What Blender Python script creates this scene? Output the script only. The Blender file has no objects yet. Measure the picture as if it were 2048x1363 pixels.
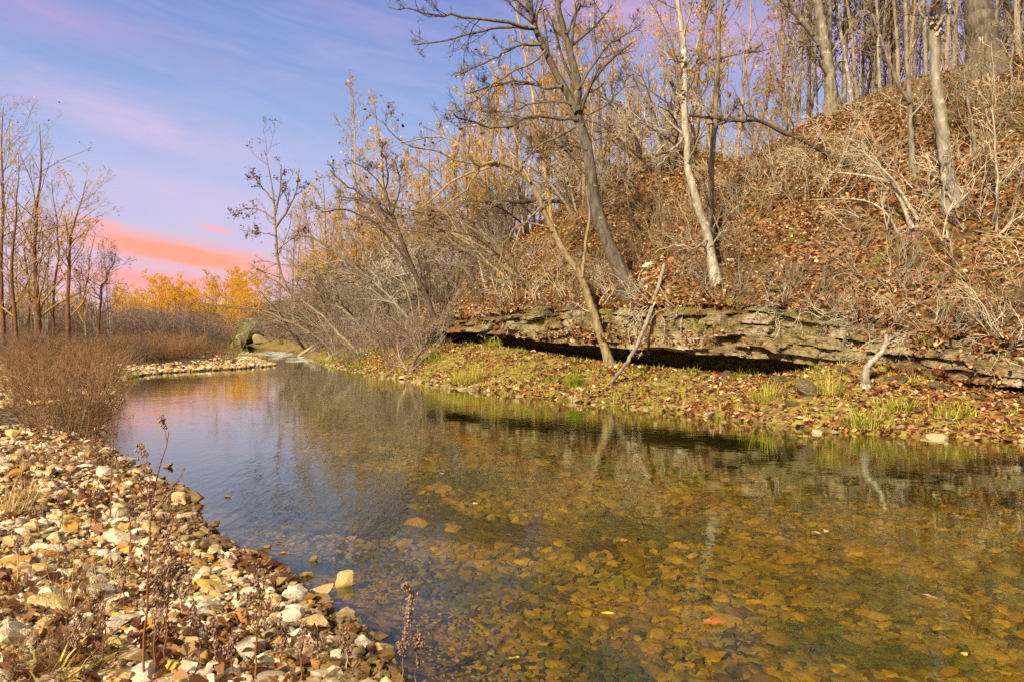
import bpy, bmesh, math, random
import numpy as np
from mathutils import Vector

R_ = math.radians
scn = bpy.context.scene
COL = scn.collection
F = 1607.0            # focal length in photo pixels (2048 wide)
HOR = 655.0           # horizon row of the photo
EYE = np.array([0.0, 0.0, 1.6])
PITCH = math.atan((681.5 - HOR) / F)

# ------------------------------------------------------------------ camera
cd = bpy.data.cameras.new('camera'); cam = bpy.data.objects.new('camera', cd); COL.objects.link(cam)
cam.location = EYE; cam.rotation_euler = (math.pi / 2 - PITCH, 0, 0)
cd.sensor_width = 36.0; cd.lens = F / 2048 * 36.0; cd.clip_start = 0.05; cd.clip_end = 3000
scn.camera = cam

# ------------------------------------------------------------------ render look
scn.render.engine = 'CYCLES'
scn.view_settings.view_transform = 'Standard'; scn.view_settings.look = 'None'
scn.view_settings.exposure = 0.68; scn.view_settings.gamma = 1.0
cy = scn.cycles
cy.max_bounces = 8; cy.diffuse_bounces = 3; cy.glossy_bounces = 3; cy.transparent_max_bounces = 8
cy.caustics_reflective = False; cy.caustics_refractive = False
cy.sample_clamp_indirect = 4.0
try:
    cy.use_denoising = False; cy.denoiser = 'OPENIMAGEDENOISE'; cy.denoising_input_passes = 'RGB_ALBEDO_NORMAL'
except Exception: pass

def lin(r, g, b, m=1.0):
    f = lambda c: (c / 255 / 12.92 if c / 255 <= 0.04045 else ((c / 255 + 0.055) / 1.055) ** 2.4)
    return (f(r) * m, f(g) * m, f(b) * m, 1.0)

class NT:
    """small helper to wire shader nodes"""
    def __init__(s, tree): s.t = tree; s.n = tree.nodes; s.l = tree.links
    def new(s, kind, **kw):
        x = s.n.new(kind)
        for k, v in kw.items(): setattr(x, k, v)
        return x
    def put(s, sock, v):
        if isinstance(v, bpy.types.NodeSocket): s.l.new(v, sock)
        elif v is not None: sock.default_value = (*v, 1.0) if sock.type == 'RGBA' and len(v) == 3 else v
    def math(s, op, a, b=None, clamp=False):
        x = s.new('ShaderNodeMath', operation=op, use_clamp=clamp); s.put(x.inputs[0], a); s.put(x.inputs[1], b); return x.outputs[0]
    def mix(s, f, a, b, mode='MIX'):
        x = s.new('ShaderNodeMix', data_type='RGBA', blend_type=mode); s.put(x.inputs[0], f); s.put(x.inputs[6], a); s.put(x.inputs[7], b); return x.outputs[2]
    def ramp(s, f, stops, interp='LINEAR'):
        x = s.new('ShaderNodeValToRGB'); r = x.color_ramp; r.interpolation = interp
        while len(r.elements) < len(stops): r.elements.new(0.5)
        for e, (p, c) in zip(r.elements, stops): e.position = p; e.color = c if len(c) == 4 else (*c, 1)
        s.put(x.inputs[0], f); return x.outputs[0]
    def noise(s, vec, scale, detail=3, rough=.55, dist=0.0):
        x = s.new('ShaderNodeTexNoise'); s.put(x.inputs['Vector'], vec); x.inputs['Scale'].default_value = scale
        x.inputs['Detail'].default_value = detail; x.inputs['Roughness'].default_value = rough; x.inputs['Distortion'].default_value = dist
        return x
    def voro(s, vec, scale, feature='F1', rnd=1.0):
        x = s.new('ShaderNodeTexVoronoi', feature=feature); s.put(x.inputs['Vector'], vec); x.inputs['Scale'].default_value = scale
        x.inputs['Randomness'].default_value = rnd; return x
    def mapr(s, v, a, b, c=0.0, d=1.0):
        x = s.new('ShaderNodeMapRange'); s.put(x.inputs[0], v)
        for i, q in enumerate((a, b, c, d)): x.inputs[i + 1].default_value = q
        return x.outputs[0]

# ------------------------------------------------------------------ sky and sun
SUN_EL, SUN_AZ = R_(30), R_(-150)       # the sun stands behind the camera's left shoulder (azimuth from +Y, clockwise)
W = bpy.data.worlds.new('World'); scn.world = W; W.use_nodes = True
w = NT(W.node_tree); w.n.clear()
tc = w.new('ShaderNodeTexCoord').outputs['Generated']
sx = w.new('ShaderNodeSeparateXYZ'); w.put(sx.inputs[0], tc)
DEG = 57.29578
az = w.math('MULTIPLY', w.math('ARCTAN2', sx.outputs[0], sx.outputs[1]), DEG)
el0 = w.math('MULTIPLY', w.math('ARCSINE', sx.outputs[2]), DEG)
cmb = w.new('ShaderNodeCombineXYZ'); w.put(cmb.inputs[0], w.math('MULTIPLY', az, .05)); w.put(cmb.inputs[1], w.math('MULTIPLY', w.math('ADD', el0, w.math('MULTIPLY', az, .17)), .26))
wisp = w.noise(cmb.outputs[0], 1.6, 5, .6, .4).outputs[0]
fine = w.noise(cmb.outputs[0], 4.5, 5, .65, .6).outputs[0]
el = w.math('ADD', el0, w.math('MULTIPLY', w.math('SUBTRACT', wisp, .5), 1.6))
grad = w.ramp(w.math('DIVIDE', el, 90.0, True), [
    (0.0, lin(244, 206, 190)), (.028, lin(226, 186, 204)), (.062, lin(202, 190, 220)), (.105, lin(170, 184, 224)),
    (.16, lin(146, 168, 216)), (.25, lin(112, 136, 200)), (.36, lin(140, 150, 164)), (.7, lin(236, 228, 208)), ])
def band(col, a0, e0, slope, wd, L, amt, col0, wob=.85):
    line = w.math('SUBTRACT', el, w.math('ADD', w.math('MULTIPLY', w.math('SUBTRACT', az, a0), slope), e0))
    q = w.math('POWER', w.math('ABSOLUTE', w.math('DIVIDE', line, wd)), 2.0)
    p = w.math('POWER', w.math('ABSOLUTE', w.math('DIVIDE', w.math('SUBTRACT', az, a0), L)), 2.0)
    g = w.math('EXPONENT', w.math('MULTIPLY', w.math('ADD', q, p), -1.0))
    g = w.math('MULTIPLY', g, w.math('ADD', w.math('MULTIPLY', fine, 2 * wob), 1 - wob))
    return w.mix(w.math('MULTIPLY', g, amt, True), col0, col)
c = w.mix(w.math('MULTIPLY', w.mapr(w.noise(cmb.outputs[0], 2.3, 6, .68, .8).outputs[0], .42, .78), .28), grad, lin(206, 188, 218))
c = band(lin(206, 186, 220), -24.5, 12.8, -.20, 1.3, 9, .75, c)
c = band(lin(208, 188, 220), -22, 8.6, -.12, 1.6, 12, .6, c)
c = band(lin(174, 158, 208), -29.5, 18.6, -.10, 1.2, 7, .75, c)
c = band(lin(174, 158, 208), -10, 20.5, -.2, .8, 6, .4, c)
c = band(lin(206, 164, 200), 9, 20.8, -.22, 1.5, 8, .75, c)
c = band(lin(196, 168, 206), 24, 17.2, -.2, 2.6, 15, .8, c)
c = band(lin(255, 160, 132), -22.5, 5.0, -.15, .8, 6.5, 1.25, c, .5)
c = band(lin(250, 162, 160), -23.5, 2.9, -.1, .7, 7, 1.0, c, .3)
c = band(lin(252, 170, 160), -27, 6.6, -.2, .3, 1.6, .9, c, .3)
c = band(lin(250, 170, 170), -20.2, 6.6, -.2, .22, .9, .8, c, .3)
sky = w.new('ShaderNodeTexSky', sky_type='NISHITA', sun_disc=False); sky.sun_elevation = SUN_EL; sky.sun_rotation = SUN_AZ
sky.altitude = 200; sky.dust_density = 2.0
# out-of-view sky overhead and behind is invented: pale and warm, for neutral diffuse light
lift = w.mapr(el0, 20, 60, 1.0, .75)
back = w.mapr(sx.outputs[1], .2, -.8, 1.0, .62)
warm = w.mix(w.mapr(sx.outputs[1], .3, -.7), c, lin(255, 232, 205))
tot = w.new('ShaderNodeVectorMath', operation='SCALE'); w.put(tot.inputs[0], warm); w.put(tot.inputs['Scale'], w.math('MULTIPLY', lift, back))
nsk = w.new('ShaderNodeVectorMath', operation='SCALE'); w.put(nsk.inputs[0], sky.outputs[0]); nsk.inputs['Scale'].default_value = .08
bgc = w.mix(.08, tot.outputs[0], nsk.outputs[0])
bg = w.new('ShaderNodeBackground'); w.put(bg.inputs[0], bgc); bg.inputs[1].default_value = .74
w.l.new(bg.outputs[0], w.new('ShaderNodeOutputWorld').inputs[0])

sl = bpy.data.lights.new('sun', 'SUN'); so = bpy.data.objects.new('sun', sl); COL.objects.link(so)
sl.energy = 5.0; sl.angle = R_(2.5); sl.color = (1.0, .85, .60)
sd = Vector((math.sin(SUN_AZ) * math.cos(SUN_EL), math.cos(SUN_AZ) * math.cos(SUN_EL), math.sin(SUN_EL)))
so.rotation_euler = sd.to_track_quat('Z', 'Y').to_euler(); so.location = sd * 60

# ------------------------------------------------------------------ numeric helpers
def _hash(ix, iy, seed):
    n = (ix.astype(np.int64) * 374761393 + iy.astype(np.int64) * 668265263 + seed * 974711) & 0x7fffffff
    n = ((n ^ (n >> 13)) * 1274126177) & 0x7fffffff
    return ((n ^ (n >> 16)) & 0xffff) / 65535.0
def vnoise(x, y, seed=0):
    x = np.asarray(x, float); y = np.asarray(y, float)
    ix = np.floor(x); iy = np.floor(y); fx = x - ix; fy = y - iy
    fx = fx * fx * (3 - 2 * fx); fy = fy * fy * (3 - 2 * fy)
    a = _hash(ix, iy, seed); b = _hash(ix + 1, iy, seed); c_ = _hash(ix, iy + 1, seed); d = _hash(ix + 1, iy + 1, seed)
    return (a * (1 - fx) + b * fx) * (1 - fy) + (c_ * (1 - fx) + d * fx) * fy
def fbm(x, y, seed=0, oct=4):
    t = 0; a = .5
    for k in range(oct): t = t + a * (vnoise(x * 2 ** k, y * 2 ** k, seed + k) - .5) * 2; a *= .5
    return t
def sstep(a, b, x): t = np.clip((x - a) / (b - a), 0, 1); return t * t * (3 - 2 * t)
def chaikin(p, it=2):
    p = np.array(p, float)
    for _ in range(it):
        q = np.empty((2 * len(p) - 2, p.shape[1])); q[0::2] = .75 * p[:-1] + .25 * p[1:]; q[1::2] = .25 * p[:-1] + .75 * p[1:]
        p = np.vstack([p[:1], q, p[-1:]])
    return p
def pdist(x, y, P, signed=False):
    """distance from points to a polyline, arc length of the nearest spot, optional right-hand sign"""
    x = np.asarray(x, float); y = np.asarray(y, float)
    best = np.full(x.shape, 1e9); s = np.zeros(x.shape); sg = np.ones(x.shape); acc = 0.0
    for (ax, ay), (bx, by) in zip(P[:-1, :2], P[1:, :2]):
        dx, dy = bx - ax, by - ay; L = math.hypot(dx, dy)
        if L < 1e-9: continue
        t = np.clip(((x - ax) * dx + (y - ay) * dy) / (L * L), 0, 1)
        d = np.hypot(x - ax - t * dx, y - ay - t * dy); m = d < best
        best = np.where(m, d, best); s = np.where(m, acc + t * L, s)
        if signed: sg = np.where(m, np.sign((x - ax) * dy - (y - ay) * dx), sg)
        acc += L
    return (best * sg if signed else best), s
def inpoly(x, y, P):
    r = np.zeros(np.shape(x), bool); j = len(P) - 1
    for i in range(len(P)):
        xi, yi = P[i][:2]; xj, yj = P[j][:2]
        if abs(yj - yi) > 1e-12:
            r ^= ((yi > y) != (yj > y)) & (x < (xj - xi) * (y - yi) / (yj - yi) + xi)
        j = i
    return r

# ------------------------------------------------------------------ the lie of the land (metres; water at z = 0)
LEFT = chaikin([(40, -60), (20, -30), (6, -8), (2.5, -2), (1.0, 1.0), (.2, 2.6), (-.5, 3.6), (-.7, 4.05), (-.93, 4.47), (-1.35, 5.0), (-1.77, 5.65),
    (-2.2, 6.05), (-2.6, 6.7), (-3.1, 7.7), (-3.65, 8.4), (-4.4, 9.35), (-5.3, 10.5), (-5.85, 11.4), (-6.9, 13.2), (-7.5, 14.7), (-8.8, 17.7),
    (-10.9, 22.4), (-12.3, 25.7), (-12.3, 28.6), (-11, 30.2), (-10.2, 32.2), (-9.9, 33.8), (-10.6, 35.6), (-12, 38.4), (-14.0, 44), (-16, 50), (-21, 60), (-27, 75), (-41, 110), (-90, 180)], 2)
RIGHT = chaikin([(60, -50), (30, -20), (20, -6), (14, 3), (11, 7.5), (8.6, 10.1), (7.1, 11.2), (6.0, 11.7), (5.1, 12.2), (4.3, 13.2), (3.4, 14.5), (2.3, 16.1),
    (1.36, 17.4), (.3, 18.8), (-1.1, 20.6), (-2.5, 23.4), (-4.35, 26.5), (-6.7, 32.1), (-9.2, 38), (-11.2, 43), (-13.6, 50), (-18.6, 60), (-24.6, 75), (-38.5, 110), (-87, 180)], 2)
WATER = np.vstack([LEFT, RIGHT[::-1]])
LK = [  # x, y, lip of the ledge, top of the ledge, crest distance, crest height
    (60, -38, .6, 1.7, 12, 10), (30, -10, .6, 1.7, 12, 10), (20, 1.5, .6, 1.7, 12, 10), (14, 8, .5, 1.2, 11, 9.3), (11, 10.7, .52, 1.22, 10.6, 9.2), (8.4, 13.0, .60, 1.30, 10.2, 8.9), (7.0, 14.6, .76, 1.60, 10.0, 9.2), (5.73, 16.0, .92, 1.98, 9.9, 9.2),
    (4.1, 17.6, 1.04, 2.10, 8.8, 8.4), (2.5, 19.5, 1.09, 2.10, 7.8, 7.9), (1.0, 22.0, 1.26, 2.1, 7.6, 7.0), (-.4, 24.2, 1.4, 2.08, 7.6, 8.2), (-2.4, 27, 1.5, 1.95, 7.8, 8.0), (-4.2, 30.5, 1.3, 1.35, 8, 7.2),
    (-7, 36, 1.0, 1.0, 9, 5.6), (-9.3, 43, 1.0, 1.0, 9, 5.6), (-12.5, 52, 1.0, 1.0, 9, 6), (-17.5, 63, 1.1, 1.1, 9, 6), (-23, 76, 1.1, 1.1, 9, 6), (-37, 111, 1.1, 1.1, 10, 6), (-86, 181, 1.1, 1.1, 10, 6)]
LKs = chaikin(LK, 2)
LED = LKs[:, :2]
LS = np.concatenate([[0], np.cumsum(np.hypot(*np.diff(LED, axis=0).T))])
def led(s, k): return np.interp(s, LS, LKs[:, k])
def led_xy(s, d):
    x = np.interp(s, LS, LED[:, 0]); y = np.interp(s, LS, LED[:, 1])
    e = .3; tx = np.interp(s + e, LS, LED[:, 0]) - np.interp(s - e, LS, LED[:, 0]); ty = np.interp(s + e, LS, LED[:, 1]) - np.interp(s - e, LS, LED[:, 1])
    L = np.hypot(tx, ty) + 1e-9
    return x + d * ty / L, y - d * tx / L
def led_s(x, y): return pdist(np.array([x]), np.array([y]), LED)[1][0]
def hill_sd(s, d, x, y):
    top, D, Hc = led(s, 3), led(s, 4), led(s, 5)
    m = (Hc - top) / D * 1.04
    a = top + m * d; b = Hc - .10 * (d - D)
    k = 2.6
    h = -np.log(np.exp(-k * np.clip(a - 8, -40, 40)) + np.exp(-k * np.clip(b - 8, -40, 40))) / k + 8
    h = np.maximum(h, 3.0) if False else h
    h = np.where(d > 45, np.maximum(h, Hc - 4.5), h)
    return h + .30 * fbm(x * .35, y * .35, 3, 4) * sstep(0.2, 2.5, d) + .07 * fbm(x * 1.7, y * 1.7, 9, 3)
def hill(x, y):
    d, s = pdist(x, y, LED, True); return hill_sd(s, d, np.asarray(x, float), np.asarray(y, float))
S_PILE = led_s(5.35, 16.35); S_PILE = led_s(6.5, 15.15)
def ground(x, y):
    x = np.asarray(x, float); y = np.asarray(y, float)
    inw = inpoly(x, y, WATER); dl, _ = pdist(x, y, LEFT); dr, _ = pdist(x, y, RIGHT); d, s = pdist(x, y, LED, True)
    bed = -np.minimum(np.minimum(.02 + .085 * dl, .05 + .30 * dr), .42 + .25 * sstep(4.5, 1.5, dr)) + .03 * fbm(x * 1.3, y * 1.3, 21, 3) * np.minimum(1, dl)
    lft = .42 * (1 - np.exp(-dl / 3.2)) + .55 * sstep(9, 40, dl) + .05 * fbm(x * .8, y * .8, 5, 4) * np.minimum(1, dl * 1.5) + .25 * fbm(x * .1, y * .1, 7, 3) * sstep(8, 30, dl)
    lft = lft - np.where((y > 28) & (dl < 3), .0, 0)
    base = led(s, 2) - (.10 + .28 * sstep(S_PILE - 1, S_PILE + 2, s)) + .34 * np.exp(-((s - S_PILE) / 1.2) ** 2)
    t = dr / (dr + np.maximum(-d, 0) + 1e-6)
    rgt = base * np.power(np.clip(t, 0, 1), .85) + .06 * fbm(x * 1.2, y * 1.2, 31, 4) * np.minimum(1, dr)
    beh = hill_sd(s, d, x, y) - .45
    rgt = np.where(d > 1.9, base + (np.maximum(beh, base) - base) * sstep(1.9, 2.6, d), np.where(d > 0, base - .05, rgt))
    return np.where(inw, bed, np.where(dl < dr, lft, rgt))
def surface(x, y):
    """what one would stand on: hill where there is hill, else ground"""
    x = np.asarray(x, float); y = np.asarray(y, float)
    d, s = pdist(x, y, LED, True); g = ground(x, y)
    return np.where(d > .12, np.maximum(hill_sd(s, d, x, y), g), g)
def ray(px, py):
    a = (px - 1024) / F; b = -(py - 681.5) / F
    cp, sp = math.cos(PITCH), math.sin(PITCH)
    v = np.array([a, cp + b * sp, -sp + b * cp]); return v / v[1]
def pix(px, py, Y): return EYE + ray(px, py) * Y
_T = np.exp(np.linspace(math.log(2.2), math.log(170), 1500))
def hit(px, py):
    v = ray(px, py); P = EYE + v * _T[:, None]
    g = surface(P[:, 0], P[:, 1]) - P[:, 2]; k = np.argmax(g > 0)
    if g[k] <= 0: k = len(_T) - 1
    lo, hi = _T[max(k - 1, 0)], _T[k]
    ts = np.linspace(lo, hi, 20); P = EYE + v * ts[:, None]; g = surface(P[:, 0], P[:, 1]) - P[:, 2]
    return P[np.argmax(g > 0)] if (g > 0).any() else P[-1]

# ------------------------------------------------------------------ mesh helpers
def tag(o, label=None, cat=None, group=None, kind=None):
    if label: o['label'] = label
    if cat: o['category'] = cat
    if group: o['group'] = group
    if kind: o['kind'] = kind
    return o
class MB:
    """collects arrays of vertices and faces, then links them as one mesh object"""
    def __init__(s): s.v = []; s.f = {3: [], 4: [], 6: []}; s.r = []; s.n = 0
    def add(s, v, f, rnd=0.5):
        v = np.asarray(v, float).reshape(-1, 3); f = np.asarray(f, np.int64)
        s.v.append(v); s.f[f.shape[1]].append(f + s.n); s.n += len(v)
        s.r.append(np.full(len(v), rnd) if np.isscalar(rnd) else np.asarray(rnd, float)); return s
    def build(s, name, mat, parent=None, smooth=True, origin=None, sharp=None):
        v = np.vstack(s.v)
        if origin is not None: v = v - np.asarray(origin)
        me = bpy.data.meshes.new(name)
        loops = []; sizes = []
        for k, fs in s.f.items():
            if fs:
                f = np.vstack(fs); loops.append(f.ravel()); sizes.append(np.full(len(f), k))
        loops = np.concatenate(loops); sizes = np.concatenate(sizes)
        me.vertices.add(len(v)); me.vertices.foreach_set('co', v.ravel())
        me.loops.add(len(loops)); me.loops.foreach_set('vertex_index', loops)
        st = np.concatenate([[0], np.cumsum(sizes)[:-1]])
        me.polygons.add(len(sizes)); me.polygons.foreach_set('loop_start', st)
        try: me.polygons.foreach_set('loop_total', sizes)
        except Exception: pass
        me.polygons.foreach_set('use_smooth', np.full(len(sizes), smooth))
        a = me.attributes.new('rnd', 'FLOAT', 'POINT'); a.data.foreach_set('value', np.concatenate(s.r))
        me.update(calc_edges=True)
        me.materials.append(mat)
        o = bpy.data.objects.new(name, me); COL.objects.link(o)
        if origin is not None and parent is None: o.location = origin
        if parent is not None: o.parent = parent
        return o
def empty(name, loc=(0, 0, 0), rz=0.0):
    o = bpy.data.objects.new(name, None); COL.objects.link(o); o.location = loc; o.rotation_euler = (0, 0, rz); o.empty_display_size = .2; return o
def copy_tree(o, loc, rz=0.0, sc=1.0, label=None, parent=None, tilt=(0, 0)):
    c = o.copy(); COL.objects.link(c)
    if parent is None:
        c.location = loc; c.rotation_euler = (tilt[0], tilt[1], rz); c.scale = (sc, sc, sc) if np.isscalar(sc) else sc
        if label: c['label'] = label
    else: c.parent = parent
    for ch in list(o.children): copy_tree(ch, None, parent=c)
    return c
def norm(v): return v / (np.linalg.norm(v, axis=-1, keepdims=True) + 1e-12)
def tubes(P, Rr, sides=3, rough=0.0, rng=None):
    """P (B,N,3), Rr (B,N) -> vertices and quads of B tapering tubes"""
    B, N, _ = P.shape
    T = norm(np.gradient(P, axis=1)); mT = norm(P[:, -1] - P[:, 0])
    ref = np.where(np.abs(mT[:, 2:3]) < .8, np.array([[0, 0, 1.0]]), np.array([[1.0, 0, 0]]))[:, None, :]
    U = norm(np.cross(T, ref)); V = np.cross(T, U)
    a = np.arange(sides) * 2 * math.pi / sides
    rr = Rr[:, :, None] * np.ones(sides)
    if rough and rng is not None: rr = rr * (1 + rough * rng.normal(size=rr.shape) * .6 + rough * rng.normal(size=(B, 1, sides)))
    v = P[:, :, None, :] + rr[..., None] * (np.cos(a)[None, None, :, None] * U[:, :, None, :] + np.sin(a)[None, None, :, None] * V[:, :, None, :])
    b = (np.arange(B) * N * sides)[:, None, None]; i = (np.arange(N - 1) * sides)[None, :, None]; j = np.arange(sides)[None, None, :]; j2 = (j + 1) % sides
    q = np.stack([b + i + j, b + i + j2, b + i + sides + j2, b + i + sides + j], -1).reshape(-1, 4)
    return v.reshape(-1, 3), q
def resample(p, n):
    p = np.asarray(p, float); m = len(p)
    if m == 2: t = np.linspace(0, 1, n)[:, None]; return p[:1] * (1 - t) + p[1:] * t
    q = np.vstack([2 * p[0] - p[1], p, 2 * p[-1] - p[-2]]); out = []
    for t in np.linspace(0, m - 1 - 1e-9, n):
        k = int(t); f = t - k; p0, p1, p2, p3 = q[k], q[k + 1], q[k + 2], q[k + 3]
        out.append(.5 * ((2 * p1) + (p2 - p0) * f + (2 * p0 - 5 * p1 + 4 * p2 - p3) * f * f + (3 * p1 - p0 - 3 * p2 + p3) * f ** 3))
    return np.array(out)
def grow(rng, P, Rr, k, tr=(.3, .98), ang=(30, 65), lr=(.3, .55), n=5, wander=.16, up=.08, rr=.6, rmin=.0025, taper=.35, fall=.45, lenmin=0.0, bias=None):
    B, N, _ = P.shape; M = B * k; idx = np.repeat(np.arange(B), k)
    t = rng.uniform(tr[0], tr[1], M); u = t * (N - 1); i = np.minimum(u.astype(int), N - 2); f = (u - i)[:, None]
    st = P[idx, i] * (1 - f) + P[idx, i + 1] * f; tg = norm(P[idx, i + 1] - P[idx, i])
    rad = Rr[idx, i] * (1 - f[:, 0]) + Rr[idx, i + 1] * f[:, 0]
    Lp = np.linalg.norm(np.diff(P, axis=1), axis=2).sum(1)[idx]
    rv = norm(rng.normal(size=(M, 3)))
    if bias is not None: rv = norm(rv + np.asarray(bias))
    side = norm(rv - (rv * tg).sum(1, keepdims=True) * tg); a = np.radians(rng.uniform(ang[0], ang[1], M))[:, None]
    d = norm(np.cos(a) * tg + np.sin(a) * side + np.array([0, 0, up]))
    L = np.maximum(Lp * rng.uniform(lr[0], lr[1], M) * (1 - fall * t), lenmin); r0 = np.maximum(rr * rad, rmin)
    Q = np.empty((M, n, 3)); Q[:, 0] = st
    for q in range(1, n):
        d = norm(d + wander * rng.normal(size=(M, 3)) + np.array([0, 0, up * .6])); Q[:, q] = Q[:, q - 1] + d * (L / (n - 1))[:, None]
    RR = r0[:, None] * np.linspace(1, taper, n)[None, :]
    return Q, np.maximum(RR, rmin * .55)
LEAF = np.array([(-.5, 0, .0), (-.12, -.34, .06), (.3, -.24, .05), (.55, 0, -.02), (.3, .24, .05), (-.12, .34, .06), ])
LEAFF = np.array([(0, 1, 2, 3), (0, 3, 4, 5)])
def rotmats(rng, n, flat=None):
    a = rng.uniform(0, 2 * math.pi, n); ca, sa = np.cos(a), np.sin(a); z = np.zeros(n); o = np.ones(n)
    Rz = np.stack([ca, -sa, z, sa, ca, z, z, z, o], -1).reshape(n, 3, 3)
    s = math.pi if flat is None else flat
    b = rng.normal(0, s, n) if flat is not None else rng.uniform(-s, s, n); cb, sb = np.cos(b), np.sin(b)
    Rx = np.stack([o, z, z, z, cb, -sb, z, sb, cb], -1).reshape(n, 3, 3)
    c_ = rng.normal(0, s, n) if flat is not None else rng.uniform(-s, s, n); cc, sc = np.cos(c_), np.sin(c_)
    Ry = np.stack([cc, z, sc, z, o, z, -sc, z, cc], -1).reshape(n, 3, 3)
    return Rz @ Rx @ Ry
def leaves(mb, rng, pos, size, flat=None, curl=1.0, rnd=None):
    n = len(pos); M = rotmats(rng, n, flat); sz = rng.uniform(size[0], size[1], n)
    sh = LEAF[None] * np.array([1, 1, 1.0]) * np.ones((n, 1, 1)); sh[:, :, 2] *= rng.uniform(-1.5, 3.0, (n, 1)) * curl
    sh[:, :, 1] *= rng.uniform(.6, 1.25, (n, 1)); sh[:, :, 0] *= rng.uniform(.85, 1.15, (n, 1))
    sh[:, :, 2] += rng.normal(0, .06 * curl, (n, 6))
    v = np.einsum('nij,nkj->nki', M, sh) * sz[:, None, None] + pos[:, None, :]
    f = (LEAFF[None] + (np.arange(n) * 6)[:, None, None]).reshape(-1, 4)
    r = np.repeat(rng.uniform(0, 1, n) if rnd is None else rnd, 6); mb.add(v, f, r)
_ico = {}
def ico(sub):
    if sub not in _ico:
        b = bmesh.new(); bmesh.ops.create_icosphere(b, subdivisions=sub, radius=1); b.verts.ensure_lookup_table()
        _ico[sub] = (np.array([v.co[:] for v in b.verts]), np.array([[v.index for v in f.verts] for f in b.faces])); b.free()
    return _ico[sub]
def stone_shape(seed, sub, cuts=9, rough=.05, depth=(.45, .85)):
    rng = np.random.default_rng(seed); v, f = ico(sub); v = v.copy()
    for _ in range(cuts):
        n = norm(rng.normal(size=3)); c_ = rng.uniform(*depth); d = v @ n; v -= n * np.maximum(0, d - c_)[:, None] * .93
    v += norm(v) * (rough * (vnoise(v[:, 0] * 2.3 + seed, v[:, 1] * 2.3 + v[:, 2] * 1.7, seed) - .5) * 2)[:, None]
    v /= np.abs(v).max(0); return v, f

# ------------------------------------------------------------------ materials
MATS = {}
def mat(name):
    m = bpy.data.materials.new(name); m.use_nodes = True; t = NT(m.node_tree); t.n.clear(); MATS[name] = m
    out = t.new('ShaderNodeOutputMaterial'); b = t.new('ShaderNodeBsdfPrincipled'); t.l.new(b.outputs[0], out.inputs[0])
    b.inputs['Specular IOR Level'].default_value = .25
    return m, t, b
def bump(t, b, h, strength, dist):
    x = t.new('ShaderNodeBump'); x.inputs['Strength'].default_value = strength; x.inputs['Distance'].default_value = dist
    t.put(x.inputs['Height'], h); t.l.new(x.outputs[0], b.inputs['Normal']); return x
def obj_coord(t): return t.new('ShaderNodeTexCoord').outputs['Object']
def attr(t, n='rnd'): return t.new('ShaderNodeAttribute', attribute_name=n).outputs['Fac']

def bark(name, dark, light, lichen=None, la=.0, scale=14, obj_var=.25, stretch=.25):
    m, t, b = mat(name); co = obj_coord(t)
    mp = t.new('ShaderNodeMapping'); t.put(mp.inputs[0], co); mp.inputs['Scale'].default_value = (1, 1, stretch)
    n = t.noise(mp.outputs[0], scale, 5, .65).outputs[0]
    colr = t.ramp(n, [(.32, dark), (.68, light)])
    if lichen:
        l = t.noise(co, 5.5, 4, .7).outputs[0]; colr = t.mix(t.mapr(l, .62 - la, .70 - la), colr, lichen)
    oi = t.new('ShaderNodeObjectInfo').outputs['Random']
    colr = t.mix(1.0, colr, t.ramp(oi, [(0, (1 - obj_var,) * 3), (1, (1 + obj_var,) * 3)]), 'MULTIPLY')
    t.put(b.inputs['Base Color'], colr); b.inputs['Roughness'].default_value = .9
    bump(t, b, n, .8, .02); return m
bark('bark_grey', (.075, .060, .045), (.30, .25, .19), (.44, .43, .34), .02)
bark('bark_dark', (.035, .026, .020), (.13, .095, .065), (.24, .22, .15), -.06)
bark('bark_umber', (.045, .036, .028), (.20, .165, .125), (.36, .34, .26), .0)
bark('bark_pale', (.17, .145, .11), (.46, .41, .33), (.60, .59, .48), .05)
bark('bark_tan', (.12, .085, .045), (.40, .30, .17), (.34, .33, .18), .02)
bark('bark_sunlit', (.16, .09, .03), (.56, .36, .12), None, obj_var=.3)  # warm sunlight on the trees is put into this bark colour
bark('bark_warm', (.09, .062, .038), (.34, .25, .155), (.42, .36, .22), .0, obj_var=.35)
bark('bark_rust', (.055, .026, .014), (.20, .10, .05), (.30, .19, .08), -.02, obj_var=.2)
bark('twig_grey', (.16, .13, .10), (.40, .34, .27), None, obj_var=.3)
bark('twig_pale', (.38, .31, .22), (.66, .575, .44), None, obj_var=.25)
bark('twig_straw', (.30, .22, .13), (.62, .50, .33), None, obj_var=.3)
bark('twig_dark', (.045, .032, .024), (.14, .10, .07), None)
bark('twig_sunlit', (.34, .16, .025), (.66, .36, .06), None, obj_var=.3)  # sun glow of the far trees painted into the twig colour
bark('twig_mauve', (.13, .085, .075), (.30, .215, .18), None, obj_var=.3)
bark('twig_red', (.12, .060, .028), (.40, .235, .12), None, obj_var=.35)
bark('dead_wood', (.17, .14, .11), (.46, .40, .33), None, stretch=.08)

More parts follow.
